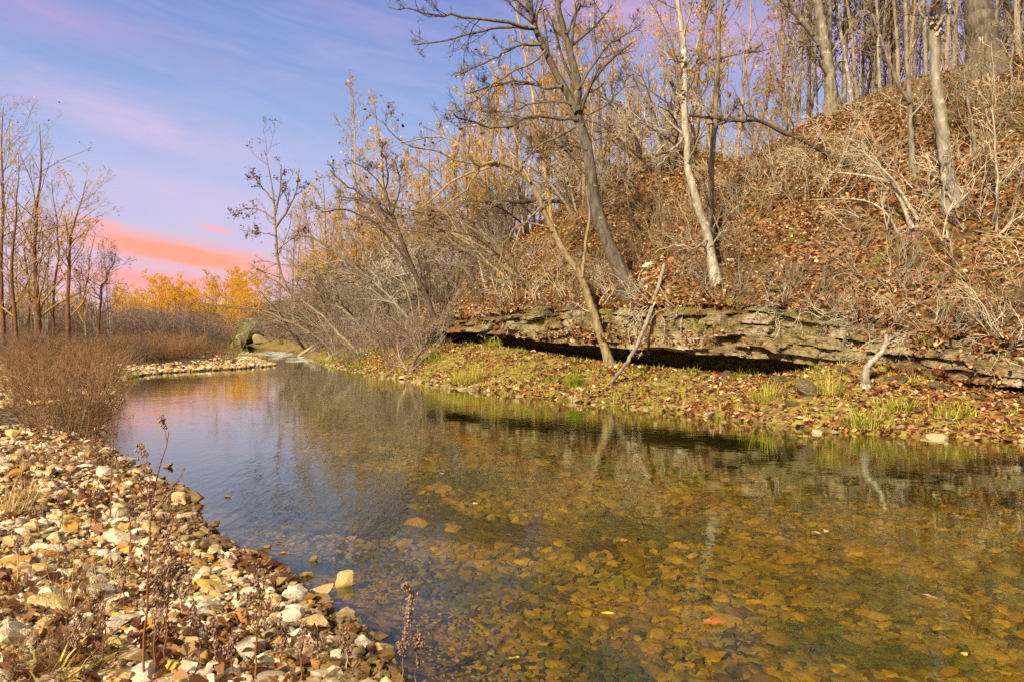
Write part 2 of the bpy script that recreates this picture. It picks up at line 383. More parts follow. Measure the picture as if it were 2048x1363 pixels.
def leafmat(name, stops, trans=.3):
    m, t, b = mat(name); r = attr(t); t.put(b.inputs['Base Color'], t.ramp(r, stops)); b.inputs['Roughness'].default_value = .7
    if trans:
        tr = t.new('ShaderNodeBsdfTranslucent'); t.put(tr.inputs[0], t.ramp(r, stops)); mx = t.new('ShaderNodeMixShader'); mx.inputs[0].default_value = trans
        t.l.new(b.outputs[0], mx.inputs[1]); t.l.new(tr.outputs[0], mx.inputs[2]); o = [q for q in t.n if q.type == 'OUTPUT_MATERIAL'][0]; t.l.new(mx.outputs[0], o.inputs[0])
    return m
leafmat('litter', [(0, (.03, .012, .006)), (.2, (.12, .038, .015)), (.44, (.27, .095, .035)), (.64, (.38, .165, .065)), (.8, (.47, .26, .125)), (.92, (.62, .43, .25)), (1, (.78, .62, .42))], .15)
leafmat('leaf_brown', [(0, (.07, .028, .018)), (.5, (.20, .085, .042)), (.85, (.34, .17, .075)), (1, (.46, .29, .14))], .35)
leafmat('leaf_sunlit', [(0, (.55, .27, .02)), (.5, (.78, .46, .04)), (1, (.88, .60, .10))], .4)  # gold light on sunlit crowns is painted as leaf colour
leafmat('leaf_sunlit_amber', [(0, (.50, .23, .012)), (.5, (.80, .44, .022)), (1, (.92, .62, .08))], .4)  # deeper sunlit glow of the far crowns, put into the leaf colour
leafmat('leaf_green', [(0, (.10, .16, .02)), (.6, (.22, .30, .035)), (1, (.40, .42, .07))], .35)
leafmat('grass_mix', [(0, (.16, .22, .02)), (.45, (.44, .46, .04)), (.7, (.64, .55, .09)), (1, (.72, .60, .24))], .35)
leafmat('grass_straw', [(0, (.46, .33, .11)), (1, (.72, .58, .30))], .3)
leafmat('grass_yellow', [(0, (.42, .38, .05)), (1, (.70, .58, .16))], .35)
leafmat('grass_green', [(0, (.14, .22, .02)), (1, (.44, .46, .05))], .35)
leafmat('leaf_orange', [(0, (.46, .14, .04)), (1, (.58, .2, .07))], .2)
leafmat('leaf_yellow', [(0, (.62, .46, .05)), (1, (.72, .55, .1))], .2)
leafmat('leaf_pale', [(0, (.50, .36, .26)), (1, (.60, .46, .34))], .2)
leafmat('weed_brown', [(0, (.14, .05, .025)), (.5, (.24, .10, .045)), (1, (.36, .19, .09))], .1)
leafmat('seed_mauve', [(0, (.20, .11, .09)), (1, (.40, .27, .20))], .1)

def stonemat(name, stops, use_attr=False, wet=False, rough=.8, dirt=(.36, .20, .05, 1)):
    m, t, b = mat(name); co = obj_coord(t)
    r = attr(t) if use_attr else t.new('ShaderNodeObjectInfo').outputs['Random']
    base = t.ramp(r, stops)
    n1 = t.noise(co, 9 if use_attr else 7, 5, .65).outputs[0]; n2 = t.noise(co, 30, 4, .7).outputs[0]
    colr = t.mix(t.mapr(n1, .42, .66), base, t.mix(.75, base, dirt))
    colr = t.mix(1.0, colr, t.ramp(n2, [(.3, (.78, .76, .72)), (.65, (1.08, 1.08, 1.08))]), 'MULTIPLY')
    if name == 'stone_pebbles': # stones at the waterline are wet
        zz = t.new('ShaderNodeSeparateXYZ'); t.put(zz.inputs[0], co); wt = t.mapr(zz.outputs[2], .035, .085)
        colr = t.mix(wt, t.mix(1.0, colr, (.36, .31, .24, 1), 'MULTIPLY'), colr)
    t.put(b.inputs['Base Color'], colr); b.inputs['Roughness'].default_value = .35 if wet else rough
    bump(t, b, t.math('ADD', n1, t.math('MULTIPLY', n2, .4)), .55, .012); return m
STOPS = [(0, (.72, .64, .48)), (.16, (.80, .73, .58)), (.3, (.56, .41, .17)), (.46, (.66, .56, .36)), (.6, (.36, .26, .13)), (.72, (.56, .51, .43)), (.82, (.28, .17, .08)), (.92, (.48, .25, .06)), (1, (.24, .16, .09))]
stonemat('stone_mixed', STOPS); stonemat('stone_pebbles', STOPS, True)
stonemat('stone_white', [(0, (.78, .70, .54)), (1, (.86, .80, .68))]); stonemat('stone_yellow', [(0, (.60, .42, .09)), (1, (.66, .48, .14))])
stonemat('stone_orange', [(0, (.52, .23, .045)), (1, (.58, .29, .07))]); stonemat('stone_tan', [(0, (.54, .41, .20)), (1, (.62, .50, .28))])
stonemat('stone_grey', [(0, (.36, .33, .29)), (1, (.46, .43, .38))]); stonemat('stone_wet', [(0, (.13, .095, .055)), (1, (.20, .15, .09))], wet=True)
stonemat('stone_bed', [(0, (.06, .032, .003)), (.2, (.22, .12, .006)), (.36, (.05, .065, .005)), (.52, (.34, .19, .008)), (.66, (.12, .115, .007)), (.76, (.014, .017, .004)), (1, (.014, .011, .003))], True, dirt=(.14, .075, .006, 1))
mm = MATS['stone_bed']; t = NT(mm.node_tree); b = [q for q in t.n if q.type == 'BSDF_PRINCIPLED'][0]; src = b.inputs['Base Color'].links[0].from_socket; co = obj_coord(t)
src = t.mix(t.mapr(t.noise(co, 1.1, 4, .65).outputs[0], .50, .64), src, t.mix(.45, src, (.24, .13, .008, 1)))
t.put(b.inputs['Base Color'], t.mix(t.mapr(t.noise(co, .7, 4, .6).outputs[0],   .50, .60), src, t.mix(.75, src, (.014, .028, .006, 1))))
stonemat('stone_bed_single', [(0, (.13, .065, .006)), (.5, (.25, .14, .010)), (1, (.07, .06, .006))])
stonemat('stone_shore', [(0, (.30, .25, .17)), (.4, (.42, .36, .24)), (.7, (.24, .22, .09)), (1, (.50, .44, .32))])

def litter_ground(name, moss_lo, soil):
    m, t, b = mat(name); co = obj_coord(t)
    wob = t.noise(co, 9, 3, .6); add = t.new('ShaderNodeVectorMath', operation='MULTIPLY_ADD'); t.put(add.inputs[0], wob.outputs['Color']); add.inputs[1].default_value = (.12, .12, .12); t.put(add.inputs[2], co)
    v = t.voro(add.outputs[0], 11); sp = t.new('ShaderNodeSeparateColor'); t.put(sp.inputs[0], v.outputs['Color'])
    leaf = t.ramp(sp.outputs[0], [(0, (.02, .012, .005)), (.25, (.06, .028, .011)), (.5, (.14, .062, .022)), (.75, (.26, .13, .05)), (1, (.38, .24, .12))])
    n = t.noise(co, .9, 5, .65).outputs[0]; n2 = t.noise(co, 2.6, 5, .7).outputs[0]
    colr = t.mix(t.mapr(n, .48, .62), leaf, soil)
    mossc = t.ramp(t.noise(co, 14, 3).outputs[0], [(.3, (.07, .07, .016)), (.7, (.21, .185, .045))])
    colr = t.mix(t.mapr(n2, moss_lo, moss_lo + .12), colr, mossc)
    t.put(b.inputs['Base Color'], colr); b.inputs['Roughness'].default_value = .95; b.inputs['Specular IOR Level'].default_value = .1
    bump(t, b, t.math('ADD', v.outputs['Distance'], t.math('MULTIPLY', n2, 1.5)), 1.0, .05); return m
litter_ground('hill_soil', .53, (.10, .062, .028, 1))

m, t, b = mat('ground_mix'); co = obj_coord(t)
wob = t.noise(co, 7, 3, .6); ad = t.new('ShaderNodeVectorMath', operation='MULTIPLY_ADD'); t.put(ad.inputs[0], wob.outputs['Color']); ad.inputs[1].default_value = (.1, .1, .1); t.put(ad.inputs[2], co)
v1 = t.voro(ad.outputs[0], 13); v2 = t.voro(ad.outputs[0], 5.5)
s1 = t.new('ShaderNodeSeparateColor'); t.put(s1.inputs[0], v1.outputs['Color']); s2 = t.new('ShaderNodeSeparateColor'); t.put(s2.inputs[0], v2.outputs['Color'])
grav = t.ramp(s1.outputs[0], [(0, (.10, .06, .028)), (.35, (.24, .16, .075)), (.6, (.34, .25, .13)), (.85, (.44, .36, .24)), (1, (.22, .12, .045))])
grav = t.mix(t.mapr(v1.outputs['Distance'], .3, .6), grav, (.055, .034, .018, 1))
gzz = t.new('ShaderNodeSeparateXYZ'); t.put(gzz.inputs[0], co); grav = t.mix(t.mapr(gzz.outputs[2], .0, .06), t.mix(1.0, grav, (.3, .25, .2, 1), 'MULTIPLY'), grav); big = t.noise(co, .5, 4, .6).outputs[0]
soil = t.ramp(t.noise(co, 3, 5, .7).outputs[0], [(.3, (.10, .06, .035)), (.55, (.22, .14, .075)), (.75, (.34, .24, .12))])
bank = t.ramp(t.noise(co, 4.5, 5, .7).outputs[0], [(.28, (.06, .036, .015)), (.42, (.19, .115, .045)), (.54, (.31, .22, .07)), (.64, (.31, .31, .045)), (.8, (.48, .36, .18))])
bedn = t.noise(co, 1.1, 4, .65).outputs[0]; z_ = t.new('ShaderNodeAttribute', attribute_name='zone').outputs['Color']; zq = t.new('ShaderNodeSeparateColor'); t.put(zq.inputs[0], z_)
bed = t.ramp(s2.outputs[0], [(0, (.02, .016, .004)), (.3, (.10, .052, .004)), (.6, (.19, .105, .006)), (.8, (.06, .065, .006)), (1, (.32, .20, .015))])
bed = t.mix(t.mapr(v2.outputs['Distance'], .28, .62), bed, (.018, .015, .004, 1)); bed = t.mix(t.mapr(bedn, .42, .62), bed, (.20, .11, .010, 1)); bed = t.mix(t.mapr(t.noise(co, .7, 4, .6).outputs[0], .50, .60), bed, t.mix(.75, bed, (.012, .022, .005, 1)))
zone = t.new('ShaderNodeAttribute', attribute_name='zone').outputs['Color']; zs = t.new('ShaderNodeSeparateColor'); t.put(zs.inputs[0], zone)
colr = t.mix(t.mapr(t.math('ADD', zs.outputs[2], t.math('MULTIPLY', t.math('SUBTRACT', big, .5), .9)), .35, .6), grav, soil)
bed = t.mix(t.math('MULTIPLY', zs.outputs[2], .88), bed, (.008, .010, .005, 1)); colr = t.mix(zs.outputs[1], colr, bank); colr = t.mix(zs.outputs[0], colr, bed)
t.put(b.inputs['Base Color'], colr); b.inputs['Roughness'].default_value = .9; b.inputs['Specular IOR Level'].default_value = .15
bump(t, b, t.math('MULTIPLY', t.math('ADD', v1.outputs['Distance'], v2.outputs['Distance']), -1.0), .9, .05)

m, t, b = mat('rock'); co = obj_coord(t)
mp = t.new('ShaderNodeMapping'); t.put(mp.inputs[0], co); mp.inputs['Scale'].default_value = (1, 1, 1.9)
n = t.noise(mp.outputs[0], 2.2, 6, .7).outputs[0]; n2 = t.noise(co, 1.3, 4, .6).outputs[0]; n3 = t.noise(co, 16, 4, .7).outputs[0]
cr = t.voro(mp.outputs[0], 2.6, 'DISTANCE_TO_EDGE').outputs['Distance']
colr = t.ramp(n, [(.28, (.05, .036, .02)), (.40, (.20, .15, .085)), (.54, (.41, .335, .215)), (.74, (.60, .53, .40))])
colr = t.mix(t.mapr(n2, .44, .58), colr, t.mix(.55, colr, (.17, .13, .035, 1))); colr = t.mix(t.mapr(t.noise(co, .8, 5, .7).outputs[0], .52, .62), colr, (.20, .10, .045, 1))
geo = t.new('ShaderNodeNewGeometry'); gz = t.new('ShaderNodeSeparateXYZ'); t.put(gz.inputs[0], geo.outputs['Normal'])
colr = t.mix(t.math('MULTIPLY', t.mapr(gz.outputs[2], .35, .8), t.mapr(n3, .35, .6)), colr, (.15, .14, .035, 1))
t.put(b.inputs['Base Color'], colr); b.inputs['Roughness'].default_value = .92
bump(t, b, t.math('ADD', t.math('ADD', n, t.math('MULTIPLY', n3, .35)), t.mapr(cr, 0, .04, -.12, 0)), 1.0, .14)

m, t, b = mat('moss'); co = obj_coord(t)
t.put(b.inputs['Base Color'], t.ramp(t.noise(co, 9, 5, .7).outputs[0], [(.3, (.05, .055, .012)), (.55, (.13, .13, .03)), (.72, (.30, .25, .11))])); b.inputs['Roughness'].default_value = 1
bump(t, b, t.noise(co, 30, 3).outputs[0], .8, .02)

m = bpy.data.materials.new('water'); m.use_nodes = True; t = NT(m.node_tree); t.n.clear(); MATS['water'] = m
co = obj_coord(t); mp = t.new('ShaderNodeMapping'); t.put(mp.inputs[0], co); mp.inputs['Rotation'].default_value = (0, 0, R_(28)); mp.inputs['Scale'].default_value = (1.0, 2.2, 1)
r1 = t.noise(mp.outputs[0], 4.2, 3, .5, .3).outputs[0]; r2 = t.noise(co, 1.1, 2, .5).outputs[0]
mp2 = t.new('ShaderNodeMapping'); t.put(mp2.inputs[0], co); mp2.inputs['Rotation'].default_value = (0, 0, R_(-35)); mp2.inputs['Scale'].default_value = (1, .22, 1)
r3 = t.noise(mp2.outputs[0], 11, 2, .5, .5).outputs[0]
msk = t.mapr(t.noise(co, .22, 2).outputs[0], .42, .62)
sxy = t.new('ShaderNodeSeparateXYZ'); t.put(sxy.inputs[0], co)
nearm = t.math('MULTIPLY', t.mapr(sxy.outputs[1], 12, 7), t.mapr(sxy.outputs[0], 2.2, .2))
h = t.math('ADD', t.math('ADD', t.math('MULTIPLY', r1, t.math('ADD', t.math('MULTIPLY', msk, .0022), .0007)), t.math('MULTIPLY', r2, .004)), t.math('MULTIPLY', t.math('MULTIPLY', r3, nearm), .0055))
bp = t.new('ShaderNodeBump'); bp.inputs['Strength'].default_value = 1.0; bp.inputs['Distance'].default_value = 1.0; t.put(bp.inputs['Height'], h)
fr = t.new('ShaderNodeFresnel'); bfc = t.new('ShaderNodeNewGeometry').outputs['Backfacing']; t.put(fr.inputs[0], t.mapr(bfc, 0, 1, 1.33, 1 / 1.33)); t.l.new(bp.outputs[0], fr.inputs[1])
gl = t.new('ShaderNodeBsdfGlossy'); gl.inputs['Roughness'].default_value = .02; gl.inputs['Color'].default_value = (.93, 1, .90, 1); t.l.new(bp.outputs[0], gl.inputs['Normal'])
tr = t.new('ShaderNodeBsdfTransparent'); tr.inputs[0].default_value = (.92, .90, .50, 1)
mx = t.new('ShaderNodeMixShader'); t.put(mx.inputs[0], t.math('MULTIPLY', t.math('POWER', fr.outputs[0], 1.15), 1.6, True)); t.l.new(tr.outputs[0], mx.inputs[1]); t.l.new(gl.outputs[0], mx.inputs[2])
t.l.new(mx.outputs[0], t.new('ShaderNodeOutputMaterial').inputs[0])
m, t, b = mat('riffle_foam'); b.inputs['Base Color'].default_value = (.55, .58, .62, 1); b.inputs['Roughness'].default_value = .4

# ------------------------------------------------------------------ setting: ground, water, hill
def axis(lo, hi, n0, fine): # dense near zero, sparse far away
    u = np.linspace(-1, 1, n0); k = fine
    p = np.sinh(u * k) / math.sinh(k); return np.where(p < 0, p * -lo, p * hi)
gx = axis(-260, 260, 460, 5.0); gy = axis(-60, 420, 560, 5.2) + 9.0
X, Y = np.meshgrid(gx, gy); Z = ground(X, Y)
far = sstep(110, 260, np.hypot(X, Y)); Z = Z * (1 - far) + (1.0 + 3 * fbm(X * .01, Y * .01, 77)) * far
nx, ny = len(gx), len(gy); I = np.arange(nx * ny).reshape(ny, nx)
G = MB(); G.add(np.stack([X, Y, Z], -1), np.stack([I[:-1, :-1], I[:-1, 1:], I[1:, 1:], I[1:, :-1]], -1).reshape(-1, 4))
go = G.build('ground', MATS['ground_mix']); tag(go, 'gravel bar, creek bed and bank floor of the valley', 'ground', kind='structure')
dl, _ = pdist(X, Y, LEFT); dr, _ = pdist(X, Y, RIGHT); inw = inpoly(X, Y, WATER); wl = ~inw & (dl < dr)
zone = np.zeros((ny * nx, 4), np.float32); zone[:, 3] = 1
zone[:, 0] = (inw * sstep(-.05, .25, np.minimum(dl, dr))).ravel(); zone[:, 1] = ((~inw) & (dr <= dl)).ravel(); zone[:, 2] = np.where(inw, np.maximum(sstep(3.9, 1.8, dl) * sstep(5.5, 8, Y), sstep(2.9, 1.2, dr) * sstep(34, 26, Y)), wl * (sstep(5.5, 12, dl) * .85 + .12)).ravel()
za = go.data.attributes.new('zone', 'FLOAT_COLOR', 'POINT'); za.data.foreach_set('color', zone.ravel())

wx = np.linspace(-95, 62, 160); wy = np.linspace(-62, 182, 250); X, Y = np.meshgrid(wx, wy); I = np.arange(X.size).reshape(X.shape)
f = np.stack([I[:-1, :-1], I[:-1, 1:], I[1:, 1:], I[1:, :-1]], -1).reshape(-1, 4); cx = X.ravel()[f].mean(1); cyy = Y.ravel()[f].mean(1)
keep = inpoly(cx, cyy, WATER) | (pdist(cx, cyy, LEFT)[0] < 1.6) | (pdist(cx, cyy, RIGHT)[0] < 1.6)
wm = MB(); wm.add(np.stack([X, Y, X * 0], -1), f[keep]); wo = wm.build('water', MATS['water']); tag(wo, 'clear shallow creek water reflecting sky and hillside', 'water', kind='structure')

S0, S1 = led_s(45, -22), led_s(-80, 170)
ss = np.concatenate([np.linspace(S0, led_s(12, 9.8), 60)[:-1], np.linspace(led_s(12, 9.8), led_s(-8, 39), 330)[:-1], np.linspace(led_s(-8, 39), S1, 120)])
dd = np.concatenate([[.34, .12], np.linspace(.13, 14, 150), 14 + (np.linspace(0, 1, 40)[1:] ** 2) * 140])
Sg, Dg = np.meshgrid(ss, dd); hx, hy = led_xy(Sg, Dg); hz = hill_sd(Sg, Dg, hx, hy); hz[0] -= .7
I = np.arange(Sg.size).reshape(Sg.shape); hm = MB(); hm.add(np.stack([hx, hy, hz], -1), np.stack([I[:-1, :-1], I[1:, :-1], I[1:, 1:], I[:-1, 1:]], -1).reshape(-1, 4))
ho = hm.build('hill', MATS['hill_soil']); tag(ho, 'steep hillside of brown leaf litter above the rock ledge', 'hill', kind='structure')

# ------------------------------------------------------------------ rock ledge with its dark undercut
def ledge():
    a, b = led_s(13, 8.9), led_s(-3.6, 29.4); s = np.arange(a, b, .032); nS = len(s)
    lip, top = led(s, 2), led(s, 3); lip = lip + .05 * fbm(s * .9, s * 0, 41, 3); top = top + .10 * fbm(s * .7, s * 0 + 3, 42, 3)
    # toward both ends the undercut closes
    prof = []                                               # each row: offset d, height z
    K = 52; nl = 4.5
    top = top + .16 * fbm(s * .33, s * 0 + 7, 48, 2)
    for k in range(K + 1):
        t = k / K; z = top + (lip - top) * t
        u = t * nl + .9 * fbm(s * .4, s * 0 + 9, 43, 3); lay = np.floor(u); fr_ = u - lay; bu = s * (1.3 + 1.2 * _hash(lay, lay * 0, 5)) + 1.1 * fbm(s * 1.1, lay * 3.1 + t * 2, 8, 2) + lay * .37
        blk = np.floor(bu); bf = np.abs(bu - blk - .5) * 2
        jut = (_hash(lay, lay * 0 + 1, 6) - .5) * .16 + (_hash(blk, lay, 7) - .5) * .36 - .16 * sstep(.9, 1.0, bf) * (_hash(blk, lay, 17) > .45)
        on = sstep(.42, .62, vnoise(s * .55, lay * 2.7, 12))
        seam = -.16 * on * np.exp(-((fr_ - .04) / .09) ** 2)
        d = .06 - jut - seam + .09 * fbm(s * 2.4, z * 2.4, 44, 5) + .34 * fbm(s * .33, z * .3, 45, 2) + .13 * fbm(s * 6, z * 7, 49, 3) - .16 * t
        d = d + .32 * max(0, .16 - t) / .16
        prof.append((d, z + .05 * fbm(s * 3, s * 0 + k * .4, 46, 2)))
    rows = [(np.full(nS, 2.4), top - .1), (np.full(nS, .9), top - .05)] + prof
    d0 = prof[-1][0]
    for q in (.12, .3, .6, 1.0, 1.5, 2.3): rows.append((d0 + q, lip + .05 + .06 * fbm(s * 1.8, s * 0 + q * 5, 47, 3) + q * .02))
    P = np.empty((len(rows), nS, 3))
    for i, (d, z) in enumerate(rows): x, y = led_xy(s, d); P[i, :, 0] = x; P[i, :, 1] = y; P[i, :, 2] = z
    I = np.arange(P.shape[0] * nS).reshape(P.shape[0], nS); mb = MB()
    mb.add(P, np.stack([I[:-1, :-1], I[:-1, 1:], I[1:, 1:], I[1:, :-1]], -1).reshape(-1, 4))
    o = mb.build('rock_ledge', MATS['rock'], smooth=False); tag(o, 'long layered limestone ledge with dark undercut along the hill foot', 'rock ledge'); return P[2:2 + K, :, :]
FACE = ledge()

# ------------------------------------------------------------------ trees drawn from the photo, one by one
def px_path(pts, Y0, dY=0.0, rng=None, lean=0.0):
    """pixel points -> 3D points; the depth wanders a little along the way"""
    out = []; y = Y0
    for i, p in enumerate(pts):
        if len(p) > 2: y = p[2]
        out.append(pix(p[0], p[1], y))
        if rng is not None: y += rng.normal(0, dY)
        y += lean
    return np.array(out)
def hero_tree(name, label, stems, limbs=(), bark_='bark_grey', twig='twig_grey', seed=1, lv=((5, (.25, .95)), (4, (.2, .98)), (3, (.2, 1))), leafn=0, leafm='leaf_brown', cat='tree', lsize=(.06, .12), group=None, up=.06, tl=(.28, .5), base_w=None, Y=None, wander=.16, bias=None, stemtw=True, tube_n=28, first_len=None, thin=1.0):
    rng = np.random.default_rng(seed)
    base = hit(stems[0][0][0][0], stems[0][0][0][1]) if Y is None else pix(stems[0][0][0][0], stems[0][0][0][1], Y)
    Y0 = base[1]; root = empty(name, base); tag(root, label, cat, group)
    polys = []; r_px = Y0 / F / 2
    for si, (pts, w0, w1) in enumerate(stems):
        P = px_path(pts, Y0, .10 if si else .05, rng); P = resample(P, tube_n)
        Rr = np.linspace(w0, w1, tube_n) * r_px
        if si == 0:
            fl = np.exp(-np.linspace(0, 1, tube_n) * 14); Rr = Rr * (1 + .55 * fl); P = np.vstack([P[:1] - [0, 0, .2 + (2.2 if w0 > 40 else .9) * Rr[0]], P]); Rr = np.concatenate([[Rr[0] * 1.1], Rr])
        n = len(P); P = P + rng.normal(0, .010, P.shape) * (Rr[:, None] / .08).clip(.2, 1.5)
        mb = MB(); v, q = tubes(P[None], Rr[None], 10, .07, rng); mb.add(v, q)
        mb.build('trunk' if si == 0 else 'stem', MATS[bark_], root, origin=base)
        polys.append((resample(P, 12), np.interp(np.linspace(0, 1, 12), np.linspace(0, 1, n), Rr)))
    for pts, w0, w1 in limbs:
        P = resample(px_path(pts, Y0, .22, rng), 14); P[1:] += rng.normal(0, .018, P[1:].shape); Rr = np.linspace(w0, w1, 14) * r_px
        mb = MB(); v, q = tubes(P[None], Rr[None], 6, .06, rng); mb.add(v, q); mb.build('limb', MATS[bark_], root, origin=base)
        polys.append((resample(P, 12), np.interp(np.linspace(0, 1, 12), np.linspace(0, 1, 14), Rr)))
    if lv:
        use = polys if stemtw else polys[len(stems):]
        P = np.stack([p for p, _ in use]); Rr = np.stack([r for _, r in use]); mb = MB(); tips = []
        for li, (k, tr) in enumerate(lv):
            P, Rr = grow(rng, P, Rr, k, tr=tr, lr=tl, n=6 if li == 0 else 5, wander=wander, up=up, rr=.45 if li == 0 else .6, rmin=(.0085, .0068, .0055)[min(li, 2)] * min(1.15, max(.5, Y0 / 20)) * thin, fall=.5, bias=bias,
                         lenmin=.15)
            v, q = tubes(P, Rr, 4 if li == 0 else 3); mb.add(v, q); tips.append(P)
        mb.build('crown', MATS[twig], root, origin=base)
        if leafn:
            tp = np.concatenate([p[:, 2:].reshape(-1, 3) for p in tips[1:]]); cl = tp[rng.integers(0, len(tp), max(3, leafn // 5))]
            pos = cl[rng.integers(0, len(cl), leafn)] + rng.normal(0, .22, (leafn, 3)); near = tp[rng.integers(0, len(tp), int(leafn * .75))]
            pos[:len(near)] = near + rng.normal(0, .03, near.shape)
            mb = MB(); leaves(mb, rng, pos, lsize); mb.build('foliage', MATS[leafm], root, origin=base, smooth=False)
    return root

hero_tree('leaning_tree', 'large bare grey tree leaning left from the ledge top, spreading over the creek',
    [([(1264, 588), (1228, 512), (1190, 404), (1173, 290), (1152, 214), (1157, 179), (1142, 115), (1129, 68), (1117, 13), (1108, -60)], 27, 9),
     ([(1155, 225), (1121, 162), (1091, 102), (1070, 55), (1057, 8), (1040, -50)], 15, 7)],
    [([(1071, 56), (1002, 43), (921, 32), (870, 32), (823, 19), (780, 17)], 7, 2), ([(1068, 58), (1014, 53), (955, 66), (895, 81), (827, 92)], 7, 2),
     ([(1082, 89), (1040, 89), (1006, 106), (989, 115), (938, 140), (912, 153)], 6, 2), ([(1125, 174), (1087, 174), (1031, 160), (980, 174), (934, 187)], 8, 2.5),
     ([(1157, 240), (1110, 236), (1057, 232), (1010, 255), (940, 243), (905, 230)], 8, 2.5), ([(1155, 180), (1185, 132), (1219, 89), (1248, 72), (1290, 40)], 6, 2), ([(1131, 68), (1155, 25), (1160, 0), (1168, -40)], 6, 2.5),
     ([(1168, 250), (1120, 270), (1080, 290), (1040, 330), (1010, 335)], 6, 2), ([(1160, 215), (1120, 205), (1060, 208), (1020, 225), (975, 222)], 6, 2), ([(1092, 100), (1060, 130), (1010, 150), (960, 195), (930, 210)], 5, 2), ([(1175, 300), (1140, 290), (1090, 300), (1050, 310)], 5, 2),
     ([(1173, 230), (1210, 210), (1240, 180), (1262, 150)], 5, 2), ([(1065, 30), (1030, 0), (990, -20)], 5, 2)],
    'bark_umber', 'twig_dark', 11, ((9, (.25, .97)), (5, (.25, .98)), (3, (.2, 1))), 90, tl=(.22, .42), up=.05)
hero_tree('leaning_tree', 'slim tan tree leaning left from the low bank in front of the undercut',
    [([(1218, 729), (1204, 679), (1180, 605), (1159, 549), (1127, 503), (1099, 450), (1080, 400), (1057, 362), (1031, 338), (993, 323)], 16, 8),
     ([(1163, 556), (1168, 520), (1172, 480), (1179, 430), (1172, 372)], 8, 4)],
    [([(993, 323), (955, 332), (929, 298), (895, 277), (860, 275), (800, 285)], 7, 2), ([(1000, 325), (950, 345), (900, 365), (850, 410), (800, 425)], 6, 2), ([(1060, 365), (1020, 300), (985, 260), (930, 250)], 5, 2),
     ([(985, 325), (925, 325), (870, 300), (810, 290), (765, 245)], 5, 1.5), ([(1040, 342), (1040, 300), (1020, 250), (1010, 210)], 4, 1.5), ([(1100, 455), (1050, 445), (1020, 470), (1000, 520), (990, 590)], 4, 2), ([(1085, 410), (1040, 460), (1025, 520), (1030, 560)], 4, 1.5),
     ([(960, 330), (930, 380), (880, 420), (840, 440)], 4, 1.5)],
    'bark_tan', 'twig_grey', 12, ((6, (.3, .97)), (4, (.25, .98)), (2, (.2, 1))), 170, tl=(.22, .42), stemtw=False)
hero_tree('lichened_tree', 'pale lichen spotted tree rising from the ledge top beside broken stub',
    [([(1433, 568), (1416, 481), (1391, 391), (1377, 340), (1372, 272), (1368, 204), (1370, 136), (1364, 64), (1354, -10), (1350, -60)], 17, 9)],
    [([(1366, 200), (1350, 180), (1338, 157)], 9, 7), ([(1370, 130), (1390, 105), (1405, 60), (1420, 5)], 6, 3), ([(1372, 125), (1350, 122), (1335, 112), (1318, 95)], 5, 2), ([(1373, 140), (1392, 128), (1400, 115)], 6, 3), ([(1372, 270), (1345, 300), (1320, 330)], 4, 2), ([(1414, 480), (1390, 495), (1350, 490), (1310, 505)], 4, 1.5), ([(1418, 495), (1440, 470), (1455, 455)], 3, 1.5), ([(1420, 500), (1380, 480), (1330, 470)], 3, 1)],
    'bark_pale', 'twig_grey', 13, ((5, (.2, .95)), (4, (.2, .98)), (3, (.2, 1))), 60, tl=(.15, .32))
hero_tree('slim_tree', 'slender straight grey tree just right of the pale lichen spotted tree',
    [([(1424, 478), (1423, 340), (1430, 234), (1436, 128), (1438, 43), (1448, -30)], 11, 7)],
    [([(1437, 120), (1470, 108), (1510, 105), (1550, 98)], 5, 2), ([(1425, 250), (1460, 230), (1478, 200)], 5, 2), ([(1438, 50), (1420, 20), (1410, -20)], 4, 2)], 'bark_grey', 'twig_grey', 14, ((8, (.35, .97)), (4, (.2, .98)), (2, (.2, 1))), 90, tl=(.12, .25))
hero_tree('forked_tree', 'grey ridge tree crossed by a thinner leaning dark stem',
    [([(1662, 230), (1657, 128), (1645, 64), (1634, 0), (1628, -60)], 21, 16), ([(1684, 236), (1657, 140), (1636, 85), (1598, 34), (1562, -4), (1530, -50)], 13, 9)],
    [([(1640, 90), (1600, 95), (1560, 120)], 4, 1.5), ([(1655, 120), (1690, 70), (1720, 20)], 4, 1.5)], 'bark_grey', 'twig_grey', 15, ((6, (.2, .97)), (4, (.2, .98)), (2, (.2, 1))), 90, tl=(.14, .3))
hero_tree('white_snag', 'white weathered snag with broken top on the upper right slope',
    [([(1906, 408), (1892, 319), (1879, 213), (1870, 128), (1866, 47)], 27, 17)],
    [([(1868, 50), (1855, 42), (1840, 25), (1845, 0), (1838, -30)], 7, 4), ([(1868, 60), (1885, 40), (1900, 18), (1912, -10)], 9, 4), ([(1868, 48), (1862, 35)], 14, 5), ([(1873, 70), (1888, 52)], 10, 4)], 'bark_pale', 'twig_dark', 16, ((3, (.3, .97)), (4, (.2, .98)), (3, (.2, 1))), 30, tl=(.2, .36), stemtw=False)
hero_tree('slim_tree', 'slim mossy tree with a left fork, just left of the white snag',
    [([(1829, 348), (1821, 272), (1819, 191), (1813, 106), (1811, 0), (1808, -50)], 11, 7), ([(1819, 205), (1795, 165), (1768, 95), (1744, 25), (1735, -30)], 8, 4)],
    [([(1815, 120), (1840, 60), (1850, 10)], 4, 2)], 'bark_grey', 'twig_grey', 17, ((7, (.3, .97)), (4, (.2, .98)), (2, (.2, 1))), 90, tl=(.12, .26))
hero_tree('large_tree', 'thick trunked furrowed tree standing on the ridge crest at top right',
    [([(1970, 138), (1966, 90), (1960, 40), (1955, -10), (1950, -70)], 62, 38)], [], 'bark_umber', 'twig_grey', 18, ())
